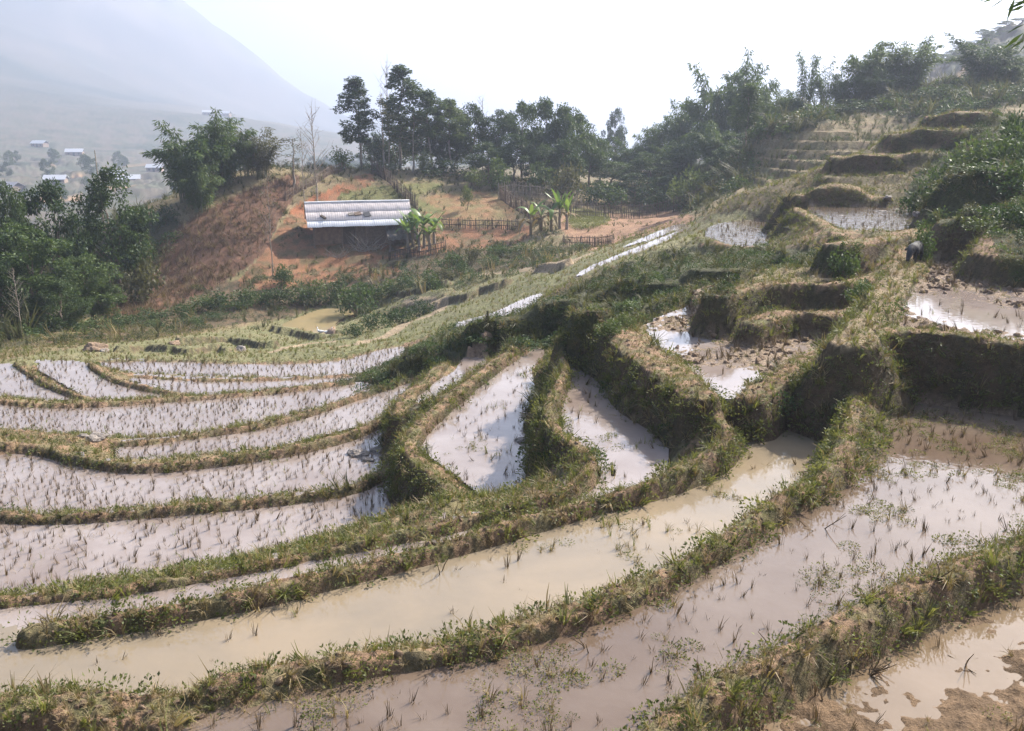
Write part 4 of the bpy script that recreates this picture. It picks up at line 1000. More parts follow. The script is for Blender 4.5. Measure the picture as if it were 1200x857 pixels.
# row of trees on the crest behind the hut
R_ = 'trees in the row on the crest behind the hut'
for a in [
 ('slim', 424, 100, 91, 46, 'dark slender tree at the left end of the row behind the hut'),
 ('slim', 468, 102, 77, 52, 'tallest slender tree of the row, grey green at the top'),
 ('sparse', 450, 99, 112, 36, 'light sparse tree between the two tall slender ones'),
 ('sparse', 484, 100, 124, 36, 'light sparse tree just right of the tallest slender one'),
 ('slim_mid', 506, 101, 106, 48, 'slender tree with pale trunk and full green top behind the hut roof'),
 ('slim_mid', 528, 102, 116, 44, 'shorter slender tree with pale trunk at the middle of the row'),
 ('bare', 456, 104, 66, 34, 'leafless tree whose twigs rise above the tallest slender one'),
 ('bare', 566, 112, 110, 30, 'leafless twigs rising over the round crowns of the row'),
 ('broad', 556, 104, 126, 52, 'round dark tree right of the pale trunks in the row'),
 ('broad', 584, 103, 132, 56, 'low round dark tree at the centre of the dense part of the row'),
 ('broad_mid', 612, 106, 112, 56, 'green tree with the highest crown in the dense part of the row'),
 ('broad', 640, 104, 118, 60, 'big dark tree above the twig fence of the garden'),
 ('broad_mid', 664, 103, 122, 62, 'wide green tree at the right end of the row'),
 ('broad', 466, 112, 150, 56, 'low dark tree seen between the tallest slender trees'),
 ('broad', 440, 111, 158, 44, 'low dark tree seen left of the tallest slender tree'),
 ('broad_mid', 690, 106, 150, 50, 'green tree joining the row to the wooded slope'),
 ('broad', 676, 110, 138, 56, 'dark tree behind the right end of the row'),
 ('broad', 494, 106, 134, 60, 'dark tree filling the gap behind the pale trunks of the row'),
 ('broad_mid', 536, 106, 124, 56, 'green tree just left of the dense part of the row'),
 ('broad', 520, 105, 160, 56, 'low dark tree behind the pale trunks of the row'),
 ('broad', 660, 99, 165, 56, 'lower dark tree at the right end of the row above the pale bush'),
 ('broad', 604, 99, 160, 60, 'lower dark tree in front of the dense part of the row'),
 ('broad', 636, 98, 172, 60, 'lower dark tree beside the light bush of the garden fence'),
 ('broad', 572, 98, 168, 50, 'lower dark tree left in the dense part of the row'),
 ]: plant(*a, R_)
S_ = 'bushes at the foot of the row of trees'
plant('shrub_olive', 664, 92, 186, 54, 'pale olive bush behind the banana plants at the garden fence', S_)
plant('shrub_mid', 580, 95, 184, 44, 'rounded green bush under the dense trees by the fence', S_)
plant('shrub_light', 556, 95, 196, 34, 'light green bush at the left end of the twig fence', S_)
plant('shrub_mid', 636, 95, 186, 44, 'green bush between the tree row and the twig fence', S_)
plant('shrub_light', 498, 99, 172, 24, 'bright green young bush under the pale trunks', S_)
plant('shrub_light', 547, 88, 214, 16, 'small yellow green sapling standing in the red field', S_)
plant('shrub_dark', 445, 99, 190, 60, 'dark undergrowth bush under the slender trees', S_)
plant('shrub_dark', 520, 99, 186, 60, 'dark undergrowth bush behind the fallow garden', S_)
# wooded hillside to the right
H_ = 'trees on the hazy slope right of the gardens'
for a in [
 ('broad', 720, 160, 131, 30, 'lone round topped tree far behind, standing out against the sky'),
 ('broad_mid', 702, 118, 160, 50, 'hazy tree at the left end of the wooded slope'),
 ('bamboo', 736, 118, 156, 60, 'hazy bamboo clump right below the lone round topped tree'),
 ('bamboo', 768, 120, 134, 64, 'hazy bamboo clump rising towards the highest bamboos'),
 ('bamboo', 800, 118, 112, 66, 'hazy bamboo clump just left of the highest bamboos'),
 ('bamboo', 836, 112, 64, 84, 'highest bamboo clump of the slope, left one of the pair'),
 ('bamboo', 870, 110, 62, 74, 'highest bamboo clump of the slope, right one of the pair'),
 ('broad_mid', 760, 104, 178, 64, 'rounded tree low on the hazy slope above the dark hedge'),
 ('broad_mid', 716, 106, 186, 60, 'low hazy tree above the dark hedge at the left'),
 ('bamboo', 800, 106, 158, 70, 'leafy bamboo low on the hazy slope'),
 ('bamboo', 838, 100, 136, 64, 'leafy bamboo below the highest pair'),
 ('broad', 786, 98, 206, 48, 'dark tree beside the pale rounded bush'),
 ('slim_mid', 872, 84, 98, 44, 'slender tree with pale trunk at the end of the stepped terraces'),
 ('broad_mid', 858, 90, 168, 56, 'hazy tree over the bare red bank'),
 ('broad', 744, 98, 204, 50, 'dark hazy tree just behind the long hedge'),
 ('broad_mid', 888, 96, 150, 60, 'hazy tree left of the top of the stepped terraces'),
 ('bamboo', 905, 102, 98, 60, 'bamboo clump at the saddle right of the highest pair'),
 ('bamboo_thin', 944, 98, 54, 36, 'thin spiky bamboo clump with single culms against the sky'),
 ('bamboo_thin', 966, 98, 62, 36, 'thin bamboo clump just right of the spiky one'),
 ('bamboo', 925, 98, 104, 60, 'low bamboo clump left under the spiky ones'),
 ('bamboo', 1012, 98, 42, 70, 'dense dark bamboo clump on the ridge, left one of two'),
 ('bamboo', 1064, 97, 40, 80, 'dense dark bamboo clump on the ridge, right one of two'),
 ('bamboo', 990, 97, 84, 56, 'small bamboo clump between the spiky one and the dense pair'),
 ('bamboo', 1040, 95, 76, 70, 'low bamboo clump in front of the dense pair'),
 ('bamboo', 1150, 96, 40, 84, 'wide drooping bamboo clump on the ridge at the far right'),
 ('bamboo', 1180, 94, 62, 60, 'low bamboo clump right under the wide drooping one'),
 ]: plant(*a, H_)
plant('shrub_light', 803, 88, 194, 54, 'pale rounded bush beside the end of the dark hedge')
U_ = 'bushes on the hazy slope under the ridge bamboos'
for k, (px, r, top, w) in enumerate([(700, 96, 200, 44), (715, 95, 214, 50), (770, 94, 218, 50), (826, 90, 204, 44), (850, 92, 190, 50), (890, 82, 160, 40), (905, 92, 132, 60), (920, 84, 148, 50), (940, 90, 128, 60), (960, 86, 140, 44), (975, 92, 118, 60), (1005, 90, 116, 60), (1050, 90, 108, 60), (1085, 90, 102, 50), (1095, 86, 116, 50), (1115, 90, 98, 50), (1130, 88, 106, 44), (1160, 88, 96, 50), (1190, 86, 92, 50)]):
    plant(('shrub_dark', 'shrub_mid')[k % 3 == 1], px, r, top, w, 'bush in the hazy scrub below the ridge bamboos' + nth(k, 19), U_)
# bank below the hut
K_ = 'dark shrubs along the bank below the hut'
for k, (px, r, top, w) in enumerate([(30, 56, 372, 60), (70, 57, 366, 50), (110, 58, 372, 50), (140, 61, 362, 50), (175, 62, 360, 46), (185, 60, 374, 40), (210, 64, 356, 44), (225, 62, 370, 40), (240, 66, 344, 40), (255, 63, 366, 36), (262, 66, 340, 44), (290, 67, 336, 44), (318, 68, 330, 40), (345, 68, 330, 44), (372, 68, 328, 44), (398, 68, 326, 40), (430, 67, 322, 50), (455, 66, 326, 40), (480, 66, 318, 40)]):
    plant(('shrub_dark', 'shrub_dark', 'shrub_mid')[k % 3], px, r, top, w, 'dark shrub on the shaded bank below the hut' + nth(k, 19), K_)
plant('shrub_mid', 420, 64, 330, 56, 'leafy green shrub lit by the sun on the bank below the hut')
plant('shrub_mid', 500, 63, 316, 40, 'green shrub at the right end of the bank below the hut yard')
plant('shrub_mid', 330, 72, 308, 30, 'small green shrub left of the red earth below the hut')
Q_ = 'scrub bushes between the hut yard and the terraces'
for k, (px, r, top, w) in enumerate([(520, 64, 312, 30), (530, 68, 294, 40), (540, 65, 306, 36), (555, 69, 286, 36), (575, 66, 298, 40), (585, 70, 280, 40), (605, 67, 294, 36), (612, 70, 282, 36), (640, 67, 288, 36), (660, 68, 292, 30), (680, 70, 284, 30)]):
    plant(('shrub_olive', 'shrub_mid', 'shrub_dark')[k % 3], px, r, top, w, 'low bush in the scrub right of the hut yard' + nth(k, 11), Q_)
plant('shrub_dark', 440, 52, 366, 44, 'dark bush at the left end of the mound inside the bend of the path')
plant('shrub_dark', 468, 54, 352, 44, 'dark bush in the middle of the mound inside the bend of the path')
plant('shrub_dark', 494, 55, 348, 36, 'dark bush at the right end of the mound inside the bend of the path')
plant('shrub_dark', 414, 50, 378, 30, 'small dark bush at the foot of the mound beside the pale path')
# near slope: bushes of the shrubby crest and the right hand hill
N_ = 'bushes of the shrubby crest above the narrow paddies'
for k, (px, r, top, w) in enumerate([(425, 30, 443, 44), (455, 30.5, 435, 44), (490, 30, 421, 50), (525, 30.5, 403, 56), (560, 27.5, 417, 50), (560, 30, 393, 60), (600, 29, 399, 60), (610, 26, 415, 50), (640, 30.5, 363, 60), (650, 27, 391, 70), (675, 30.5, 343, 60), (700, 24.6, 407, 50), (700, 27, 371, 70), (715, 30.5, 331, 60), (740, 24.5, 403, 50), (750, 27, 359, 70), (755, 31, 321, 60)]):
    plant(('shrub_dark', 'shrub_dark', 'shrub_mid')[k % 3], px, r, top, w, 'low bush in the dark scrub on the middle crest' + nth(k, 17), N_, sink=.1)
T_ = 'bushes on the steep slope at the right'
for k, (px, r, top, w) in enumerate([(1085, 38, 196, 60), (1100, 31, 236, 50), (1110, 38, 180, 70), (1120, 34, 206, 70), (1140, 38, 158, 80), (1150, 29, 230, 50), (1160, 33, 188, 80), (1170, 38, 146, 80), (1180, 40, 122, 60), (1190, 28, 214, 70), (1195, 32, 176, 80), (1195, 37, 140, 70)]):
    plant(('shrub_dark', 'shrub_mid', 'shrub_dark')[k % 3], px, r, top, w, 'dense low bush on the dark slope at the right' + nth(k, 12), T_, sink=.15)
plant('shrub_light', 1150, 27.5, 252, 50, 'light leafed weed bush beside the grassy mound at the right')
plant('shrub_mid', 1075, 27.2, 262, 40, 'leafy bush on the bank just above the black pig')
plant('shrub_mid', 990, 25.5, 290, 46, 'broad leafed green bush on the bank left of the pig')
plant('shrub_mid', 1010, 22.6, 326, 44, 'leafy bush on the bank left of the tan footpath')
plant('shrub_mid', 716, 19.8, 378, 44, 'leafy weed bush at the head of the narrow channel')
plant('shrub_light', 735, 21, 378, 30, 'pale leafed weed at the corner of the muddy field')
# distant hill, right
D_ = 'small hazy trees on the distant hill at the right'
for k, px in enumerate(np.linspace(1060, 1198, 16)):
    r = 226 + 6 * math.sin(k * 2.1); x, y, z = spot(px, r); t_ = 428.5 - F_PX * math.tan(math.atan2(z, r) + PITCH) - rng.uniform(14, 24)
    plant('broad_mid', px, r, t_, rng.uniform(16, 26), 'small bluish tree on the distant hazy hill' + nth(k, 16), D_)
# distant valley trees, one mass each patch
dt = FINE & (RG > 330) & (RG < 900) & (nD > .2)
lam = np.where(dt, 1, 0) * AREA * .008 * (RG < 650); cnt = rng.poisson(np.minimum(lam, 3)); i, j = np.nonzero(cnt)
PROTO['far_tree'] = [KIND['broad_mid'][0][0][1][1], KIND['broad'][0][1][1][1]]
if len(i): scatter('far_wood', ['far_tree'], np.stack([X[i, j], Y[i, j], Z[i, j] - 1], 1), rng.uniform(.6, 1.1, len(i)), .05)

# ------------------------------------------------------------------ the hut
def boxm(bm, x0, x1, y0, y1, z0, z1):
    v = [bm.verts.new(p) for p in ((x0, y0, z0), (x1, y0, z0), (x1, y1, z0), (x0, y1, z0), (x0, y0, z1), (x1, y0, z1), (x1, y1, z1), (x0, y1, z1))]
    for f in ((3, 2, 1, 0), (4, 5, 6, 7), (0, 1, 5, 4), (1, 2, 6, 5), (2, 3, 7, 6), (3, 0, 4, 7)): bm.faces.new([v[i] for i in f])
def bme(name, fn, mat):
    bm = bmesh.new(); fn(bm); me = bpy.data.meshes.new(name); bm.normal_update(); bm.to_mesh(me); bm.free(); me.materials.append(M[mat]); return me
def boxes(name, lst, mat): return bme(name, lambda bm: [boxm(bm, *b) for b in lst], mat)
M['mud_wall'] = mat_plain('mud_wall', (0.19, 0.12, 0.08), 0.95, 0.35, 3, 0.03)
M['old_wood'] = mat_plain('old_wood', (0.15, 0.105, 0.075), 0.9, 0.4, 7, 0.02)
M['dark_wood'] = mat_plain('dark_wood', (0.085, 0.06, 0.045), 0.9, 0.4, 7, 0.02)
M['roof_grey'] = mat_plain('weathered_roof_sheet', (0.60, 0.52, 0.48), 0.75, 0.25, 1.3, 0.0)
M['roof_pale'] = mat_plain('pale_roof_sheet', (0.75, 0.73, 0.71), 0.5, 0.12, 1.3, 0.0)
M['thatch'] = mat_plain('thatch', (0.21, 0.185, 0.16), 0.95, 0.4, 12, 0.05)
M['black_sheet'] = mat_plain('black_sheet', (0.03, 0.03, 0.035), 0.6, 0.3, 5, 0.0)
hx, hy, hz_ = spot(424, 80)
hut = empty('farm_hut', (hx, hy, hz_ - .05), rad(14), 'long low mud walled hut with grey corrugated roof on the red earth yard', 'house')
HL, HR, HD = -4.1, 4.0, 3.6                     # left end, right end, depth
EZ, RZ, RY = 1.78, 3.35, 1.9                     # eave height, ridge height, ridge depth
part('wall', boxes('wall', [(HL + .35, HL + 2.5, 0, .18, -.6, 1.95)], 'mud_wall'), hut)
part('wall', boxes('wall', [(HL + 3.6, HR - 1.5, .003, .18, -.6, 1.95)], 'old_wood'), hut)
part('wall', boxes('wall', [(HL + .35, HR - .4, HD - .18, HD, -.6, 1.9)], 'mud_wall'), hut)
def gable(x):
    def fn(bm):
        pr = [(.19, -.6), (HD - .19, -.6), (HD - .19, 1.9), (RY, RZ - .12), (.19, 1.9)]
        a = [bm.verts.new((x, y, z)) for y, z in pr]; b = [bm.verts.new((x + .16, y, z)) for y, z in pr]
        bm.faces.new(a[::-1]); bm.faces.new(b)
        for i in range(5): bm.faces.new([a[i], a[(i + 1) % 5], b[(i + 1) % 5], b[i]])
    return bme('gable_wall', fn, 'mud_wall')
part('gable_wall', gable(HL + .38), hut); part('gable_wall', gable(HR - .6), hut)
d_ = part('door', boxes('door', [(HL + 2.52, HL + 3.55, .12, .17, -.3, 1.75)], 'dark_wood'), hut)
part('handle', boxes('handle', [(HL + 3.4, HL + 3.44, .07, .12, .75, .9)], 'black_sheet'), d_)
for x in (HL + .2, HL + 2.45, HL + 4.4, HR - 1.45): part('post', boxes('post', [(x, x + .12, -.62, -.5, -.5, EZ - .06)], 'old_wood'), hut)
part('ground_beam', boxes('ground_beam', [(HL + .2, HR - .5, -.35, -.2, -.12, .06)], 'old_wood'), hut)
def corr(w, p0, p1, amp=.011, waves=6):
    """one corrugated sheet of width w from p0=(y,z) down to p1"""
    n = waves * 4 + 1; xs = np.linspace(0, w, n); zz = amp * np.sin(np.linspace(0, waves * 2 * math.pi, n))
    top = np.stack([xs, np.full(n, p0[0]), p0[1] + zz], 1); bot = np.stack([xs, np.full(n, p1[0]), p1[1] + zz], 1)
    v = np.vstack([top, bot, top - [0, 0, .012], bot - [0, 0, .012]]); i = np.arange(n - 1)
    f = np.vstack([np.stack([i, i + n, i + n + 1, i + 1], 1), np.stack([i + 2 * n, i + 2 * n + 1, i + 3 * n + 1, i + 3 * n], 1), np.stack([i + n, i + 3 * n, i + 3 * n + 1, i + n + 1], 1)])
    return v, f
slope_f = lambda y, lift=0: (y, EZ + (RZ - EZ) * (y + .75) / (RY + .75) + lift)
NS, sw = 8, (HR - HL + .5) / 8
front = [pm('roof_sheet', corr(sw + .04, slope_f(RY, .03), slope_f(.78, .03)), 'roof_grey'), pm('roof_sheet', corr(sw + .04, slope_f(.92, .0), slope_f(-.16, .0)), 'roof_grey'), pm('roof_sheet', corr(sw + .04, slope_f(-.05, -.03), slope_f(-.85, -.03)), 'roof_pale')]
back = pm('roof_sheet', corr(sw + .04, (RY, RZ + .03), (HD + .6, EZ + .1)), 'roof_grey')
for k in range(NS):
    for q, me_ in enumerate(front + [back]):
        o = part('roof_sheet', me_, hut); o.location = (HL - .25 + k * sw + rng.normal(0, .012), rng.normal(0, .015), .004 * (k % 2) + rng.normal(0, .006)); o.rotation_euler = (0, rng.normal(0, .006), rng.normal(0, .006))
part('ridge_cap', pm('ridge_cap', tube([(HL - .28, RY, RZ + .04), ((HL + HR) / 2, RY, RZ + .07), (HR + .28, RY, RZ + .04)], [.09, .09, .09], 6), 'roof_pale'), hut)
part('eave_beam', boxes('eave_beam', [(HL - .2, HR + .1, -.66, -.56, EZ - .14, EZ - .04)], 'old_wood'), hut)
def hut_pt(x, y, z): return tuple(hut.matrix_basis @ Vector((x, y, z)))
# lean-to with thatch at the right end
lt = empty('thatched_shed', hut_pt(2.1, -.9, 0), rad(14), 'small grey thatched lean-to shed against the right end of the hut', 'shed')
def thatch(bm):
    nx, ny = 14, 7
    g = [[bm.verts.new((x := -0.15 + 2.6 * i / nx, y := -1.15 + 1.9 * j / ny, 1.55 - .14 * abs(i - nx / 2) / nx - .85 * (1 - j / ny) + .05 * math.sin(i * 2.3 + j) + (.0 if 0 < j else -.05))) for j in range(ny + 1)] for i in range(nx + 1)]
    fs = [bm.faces.new([g[i][j], g[i + 1][j], g[i + 1][j + 1], g[i][j + 1]]) for i in range(nx) for j in range(ny)]
    bmesh.ops.solidify(bm, geom=fs, thickness=.16)
part('thatch_roof', bme('thatch_roof', thatch, 'thatch'), lt)
for x, y, h in ((0, -1.0, .75), (2.3, -1.0, .75), (0, .5, 1.35), (2.3, .5, 1.35)): part('post', boxes('post', [(x - .05, x + .05, y - .05, y + .05, -.6, h)], 'old_wood'), lt)
part('side_wall', boxes('side_wall', [(.06, 2.24, .45, .5, -.5, 1.25)], 'old_wood'), lt)
def on_roof(name, x, y, sx, sy, h, mat, label, cat, yaw=.2):
    yy, zz = slope_f(y, .035); sl = math.atan2(RZ - EZ, RY + .75)
    o = part(name, boxes(name, [(-sx, sx, -sy, sy, 0, h)], mat)); o.matrix_basis = hut.matrix_basis @ Matrix.Translation((x, yy, zz + .02)) @ Matrix.Rotation(sl, 4, 'X') @ Matrix.Rotation(yaw, 4, 'Z'); tag(o, label, cat)
on_roof('plastic_sheet', .55, .35, .28, .3, .04, 'black_sheet', 'square black sheet lying on the middle of the corrugated hut roof', 'sheet')
on_roof('basket_tray', -.2, .42, .28, .2, .08, 'old_wood', 'grey woven tray left of the black sheet on the hut roof', 'tray')
on_roof('basket_tray', -.75, .40, .22, .18, .07, 'thatch', 'pale woven tray farthest left of the black sheet on the hut roof', 'tray')
on_roof('firewood_bundle', -3.0, .1, .09, .28, .12, 'dark_wood', 'small dark bundle of wood near the left eave of the hut roof', 'firewood', .7)
# brush piled before the hut
def brush(px, r, n, L, label, h=.5):
    x, y, z = spot(px, r); rs_ = np.random.default_rng(int(px)); t = []
    for _ in range(n):
        a = rs_.uniform(0, 6.28); p = np.array([rs_.normal(0, L * .3), rs_.normal(0, L * .15), rs_.uniform(-.05, h * .3)]); d = np.array([math.cos(a), math.sin(a) * .5, rs_.uniform(.1, 1.1)]); t.append(tube([p, p + d * L * .4 + rs_.normal(0, .08, 3), p + d * L * .8], [.022, .016, .007], 4))
    o = part('brush_pile', pm('brush_pile', join(t), 'pale_bark'), loc=(x, y, z)); tag(o, label, 'brushwood')
brush(428, 78.6, 46, 1.7, 'pile of bare pale branches heaped in front of the hut wall')
brush(398, 77.5, 24, 1.2, 'smaller heap of dry branches on the bank left of the branch pile')
brush(160, 71, 40, 1.5, 'heap of dry twigs at the foot of the brown slope')

# ------------------------------------------------------------------ fences of sticks
def fence(pts, h, label, mat='old_wood', gap=.085, name='stick_fence'):
    P = []
    for (pa, ra), (pb, rb) in zip(pts[:-1], pts[1:]):
        a, b = spot(pa, ra), spot(pb, rb); L = math.hypot(b[0] - a[0], b[1] - a[1]); n = max(2, int(L / gap))
        for k in range(n): P.append((a[0] + (b[0] - a[0]) * k / n, a[1] + (b[1] - a[1]) * k / n))
    P = np.array(P); zz = ground_z(P[:, 0], P[:, 1]); o0 = np.array([P[0, 0], P[0, 1], zz[0]])
    e = empty(name, tuple(o0), 0, label, 'fence'); st_, rl = [], []
    rs_ = np.random.default_rng(len(P) + int(pts[0][0]))
    for k in range(len(P)):
        p = np.array([P[k, 0], P[k, 1], zz[k] - .1]) - o0; hh = h * rs_.uniform(.72, 1.12); q = p + np.array([rs_.normal(0, .07), rs_.normal(0, .07), hh])
        st_.append(tube([p, (p + q) / 2 + rs_.normal(0, .02, 3), q], [.03, .026, .014], 3))
        if k % 18 == 0: part('post', pm('post', tube([p, p + [0, 0, h * 1.02]], [.045, .035], 5), mat), e)
    for f_ in (.35, .75):
        q = np.stack([P[:, 0], P[:, 1], zz + h * f_], 1)[::6] - o0
        if len(q) > 2: rl.append(tube(q, np.full(len(q), .03), 4))
    part('stick', pm('stick', join(st_), mat), e, 'stuff')
    if rl: part('rail', pm('rail', join(rl), mat), e)
fence([(668, 86), (720, 87), (780, 87), (850, 84), (868, 82)], 1.5, 'long dark stick fence behind the brown and green garden field', 'dark_wood')
fence([(584, 92), (630, 93), (684, 92)], 1.6, 'pale brushwood fence under the tree row beside the red field', 'pale_bark')
fence([(586, 92), (612, 86), (634, 81)], 1.5, 'stick fence running downhill between the red field and the banana plants', 'old_wood')
fence([(518, 83.5), (570, 82), (612, 80)], 1.0, 'dark brushwood fence behind the orange yard path, right of the hut', 'dark_wood')
fence([(436, 98), (462, 93), (490, 88)], 1.4, 'dark twig fence running up from behind the hut to the tree row', 'dark_wood')
fence([(456, 76.5), (490, 76.5), (524, 77)], 1.0, 'low dark wattle fence in front of the banana plants by the hut', 'dark_wood', .09)
fence([(335, 88), (372, 92), (405, 97)], 1.0, 'thin stick fence at the upper edge of the brown slope', 'old_wood')
fence([(660, 72), (684, 71), (720, 68)], .9, 'low stick fence at the lower edge of the brown garden field', 'old_wood')

# ------------------------------------------------------------------ banana plants
def banana_leaf(L, W, arch, rs_):
    n = 8; t = np.linspace(0, 1, n); x = L * (t - .15 * arch * t ** 3); z = L * (.9 * t * (1 - .2 * arch) - arch * .95 * t ** 2.4)
    w = W * np.sin(math.pi * np.clip(t * .93 + .06, 0, 1)) ** .6
    c = np.stack([x, 0 * x, z], 1); l = np.stack([x, w / 2, z - .12 * w], 1); r = np.stack([x, -w / 2, z - .12 * w], 1); l += rs_.normal(0, .015, l.shape)
    v = np.vstack([c, l, r]); i = np.arange(n - 1)
    return v, np.vstack([np.stack([i, i + 1, i + 1 + n, i + n], 1), np.stack([i, i + 2 * n, i + 1 + 2 * n, i + 1], 1)])
rb = np.random.default_rng(5)
BL = [pm('leaf', banana_leaf(1.5, .34, a, rb), 'banana') for a in (.35, .6, .85, 1.05)]; BD = [pm('leaf', banana_leaf(1.3, .3, a, rb), 'banana_dry') for a in (1.2, 1.5)]
def banana(px, r, top, label, nl=8, dry=2, upright=0.0, group='banana plants near the hut'):
    x, y, z = spot(px, r); h = max(1.4, float(z_at_r(px, top, r)) - z); sh = h * .52
    e = empty('banana_plant', (x, y, z), rb.uniform(0, 6.28), label, 'banana plant', group)
    part('stem', pm('stem', tube([(0, 0, -.2), (.03, 0, sh * .5), (0, .03, sh)], [.14, .11, .07], 7), 'banana_dry' if dry > 3 else 'olive_leaf' if False else 'pale_bark'), e)
    for k in range(nl + dry):
        d = k >= nl; o = part('leaf', (BD if d else BL)[int(rb.integers(2 if d else 4)) if upright < .5 else 0], e)
        o.location = (0, 0, sh * (rb.uniform(.5, .8) if d else rb.uniform(.9, 1.0))); o.rotation_euler = (rb.normal(0, .15), -rb.uniform(.0, .5) - upright * .5, k * 2.4 + rb.normal(0, .3)); s_ = rb.uniform(.8, 1.15) * h / 3.0; o.scale = (s_, s_, s_)
for a in [(484, 79.0, 240, 'leafy banana plant nearest the right end of the hut', 9, 1), (497, 78.4, 234, 'tallest banana plant of the lush clump by the hut', 10, 1), (509, 79.2, 244, 'banana plant on the right of the lush clump by the hut', 9, 1), (491, 77.8, 262, 'small banana plant in front of the lush clump by the hut', 7, 0),
          (478, 78.2, 250, 'low banana plant closest to the hut wall', 11, 0), (503, 77.6, 256, 'broad leaved banana plant low at the front right of the lush clump', 12, 0), (490, 79.6, 240, 'banana plant at the back of the lush clump by the hut', 11, 1),
          (622, 78.5, 228, 'banana plant at the left of the withered clump by the garden', 5, 5), (634, 79, 232, 'withered banana plant with brown hanging leaves in the garden clump', 3, 6), (646, 78.4, 224, 'banana plant at the middle of the withered clump by the garden', 5, 5), (656, 79, 222, 'banana plant with upright yellow green leaves in the garden clump', 6, 2, .6), (664, 78.6, 228, 'banana plant at the right end of the withered clump by the garden', 5, 3, .6)]:
    banana(*a)

# ------------------------------------------------------------------ rocks and odd things
def rock(px, r, size, label, sq=.6, mat='rock', group=None, z=None):
    x, y, zz = spot(px, r); me = clod_mesh(rs, 2); me.name = 'rock'; me.materials.append(M[mat]); me.polygons.foreach_set('use_smooth', [False] * len(me.polygons))
    o = part('rock', me, loc=(x, y, (zz if z is None else z) + size * sq * .25)); size *= .62; o.scale = (size, size * .75, size * sq * 1.3); o.rotation_euler = (0, 0, rng.uniform(0, 6.28)); tag(o, label, 'rock', group)
for a in [(112, 24.8, .42, 'grey boulder on the grassy bank end among the left paddies'), (97, 25.3, .2, 'small whitish stone just left of the grey boulder on the left bank'),
          (421, 21.2, .42, 'grey rock lying in the water below the round grassy knob'), (442, 21.4, .36, 'tan slab beside the grey rock below the round grassy knob'), (432, 20.8, .26, 'small dark stone in front of the grey rock below the grassy knob'),
          (410, 28.6, .42, 'brown flat rock at the tip of the paddies under the shrubby bank'), (432, 28.0, .36, 'second flat rock right of the brown one under the shrubby bank'),
          (496, 26.8, .34, 'left rock of the grey pile above the narrow paddy'), (508, 26.9, .40, 'biggest rock of the grey pile above the narrow paddy'), (520, 27.2, .32, 'right rock of the grey pile above the narrow paddy'), (503, 26.4, .24, 'lowest stone of the grey pile above the narrow paddy'),
          (613, 18.6, .30, 'reddish stone at the foot of the winding bank'), (668, 23.2, .5, 'rounded earthy boulder at the head of the winding channel'), (570, 27.5, .36, 'rounded brown boulder half buried in the shrubby bank', .7, 'clod'),
          (204, 45.5, .7, 'dark rock heap on the dry valley field', .6, 'clod'), (216, 45.6, .55, 'pale rocks beside the dark heap on the dry valley field'), (282, 46.5, .5, 'pale stone on the curved wall in the dry valley field'), (112, 45.5, .8, 'dark mound of stones at the edge of the dry valley field', .6, 'clod'), (122, 45.2, .4, 'reddish stone on the mound at the edge of the dry field'),
          (700, 33, .25, 'white stone lying on the shrubby crest')]: rock(*a)
for k, (px, r, s_) in enumerate([(960, 35.5, .3), (1010, 34, .25), (985, 36, .22), (1035, 38, .35), (1075, 33, .3), (1095, 30, .25), (1040, 40, .3)]): rock(px, r, s_, 'small pale stone lying ' + ['left of the upper pond', 'in front of the upper pond at its left', 'at the far edge of the upper pond', 'behind the right part of the upper pond', 'at the right end of the upper pond', 'on the bank right of the upper pond', 'on the grass behind the upper pond'][k], .6, 'rock', 'stones around the upper pond')
x, y, z = spot(131, 71); zt = float(z_at_r(131, 176, 71)); o = part('bamboo_pole', pm('bamboo_pole', tube([(0, 0, -.3), (.05, 0, (zt - z) * .5), (-.05, 0, zt - z)], [.06, .05, .03], 5), 'pale_bark'), loc=(x, y, z)); tag(o, 'tall bare bamboo pole standing up out of the dark left wood', 'pole')
# twig debris on the nearest mud
for px, r, L in [(1022, 8.9, .22), (1018, 8.8, .16), (1130, 9.4, .2), (905, 8.7, .2), (690, 8.2, .25), (960, 11.6, .4), (640, 9.6, .25), (515, 10.5, .4), (1100, 10.4, .25)]:
    x, y, z = spot(px, r); t = []
    for _ in range(6): d = rng.normal(0, 1, 3); d[2] = abs(d[2]) * .8; t.append(tube([(0, 0, 0), tuple(unit(d) * L * .5), tuple(unit(d) * L + rng.normal(0, .03, 3))], [.008, .006, .003], 4))
    o = part('twig_tangle', pm('twig_tangle', join(t), 'stubble'), loc=(x, y, z)); tag(o, 'little tangle of dark rotten twigs lying on the mud of the near paddies', 'twigs', 'twig tangles on the near mud')

# ------------------------------------------------------------------ animals
def skin_body(name, nodes, edges, mat, root=0, sub=2):
    me = bpy.data.meshes.new(name); me.from_pydata([n_[0] for n_ in nodes], edges, []); o = bpy.data.objects.new(name, me)
    sk = o.modifiers.new('skin', 'SKIN'); sk.use_smooth_shade = True
    for i, n_ in enumerate(nodes):
        r_ = n_[1]; me.skin_vertices[0].data[i].radius = r_ if isinstance(r_, tuple) else (r_, r_); me.skin_vertices[0].data[i].use_root = i == root
    o.modifiers.new('sub', 'SUBSURF').levels = sub; o.modifiers['sub'].render_levels = sub
    COL.objects.link(o); dg = bpy.context.evaluated_depsgraph_get(); m2 = bpy.data.meshes.new_from_object(o.evaluated_get(dg)); bpy.data.objects.remove(o); m2.name = name; m2.materials.clear(); m2.materials.append(M[mat]); return m2
M['pig_skin'] = mat_plain('pig_skin', (0.02, 0.019, 0.021), 0.8, 0.35, 9, 0.01)
M['duck_white'] = mat_plain('duck_white', (0.78, 0.76, 0.72), 0.8, 0.05, 9, 0)
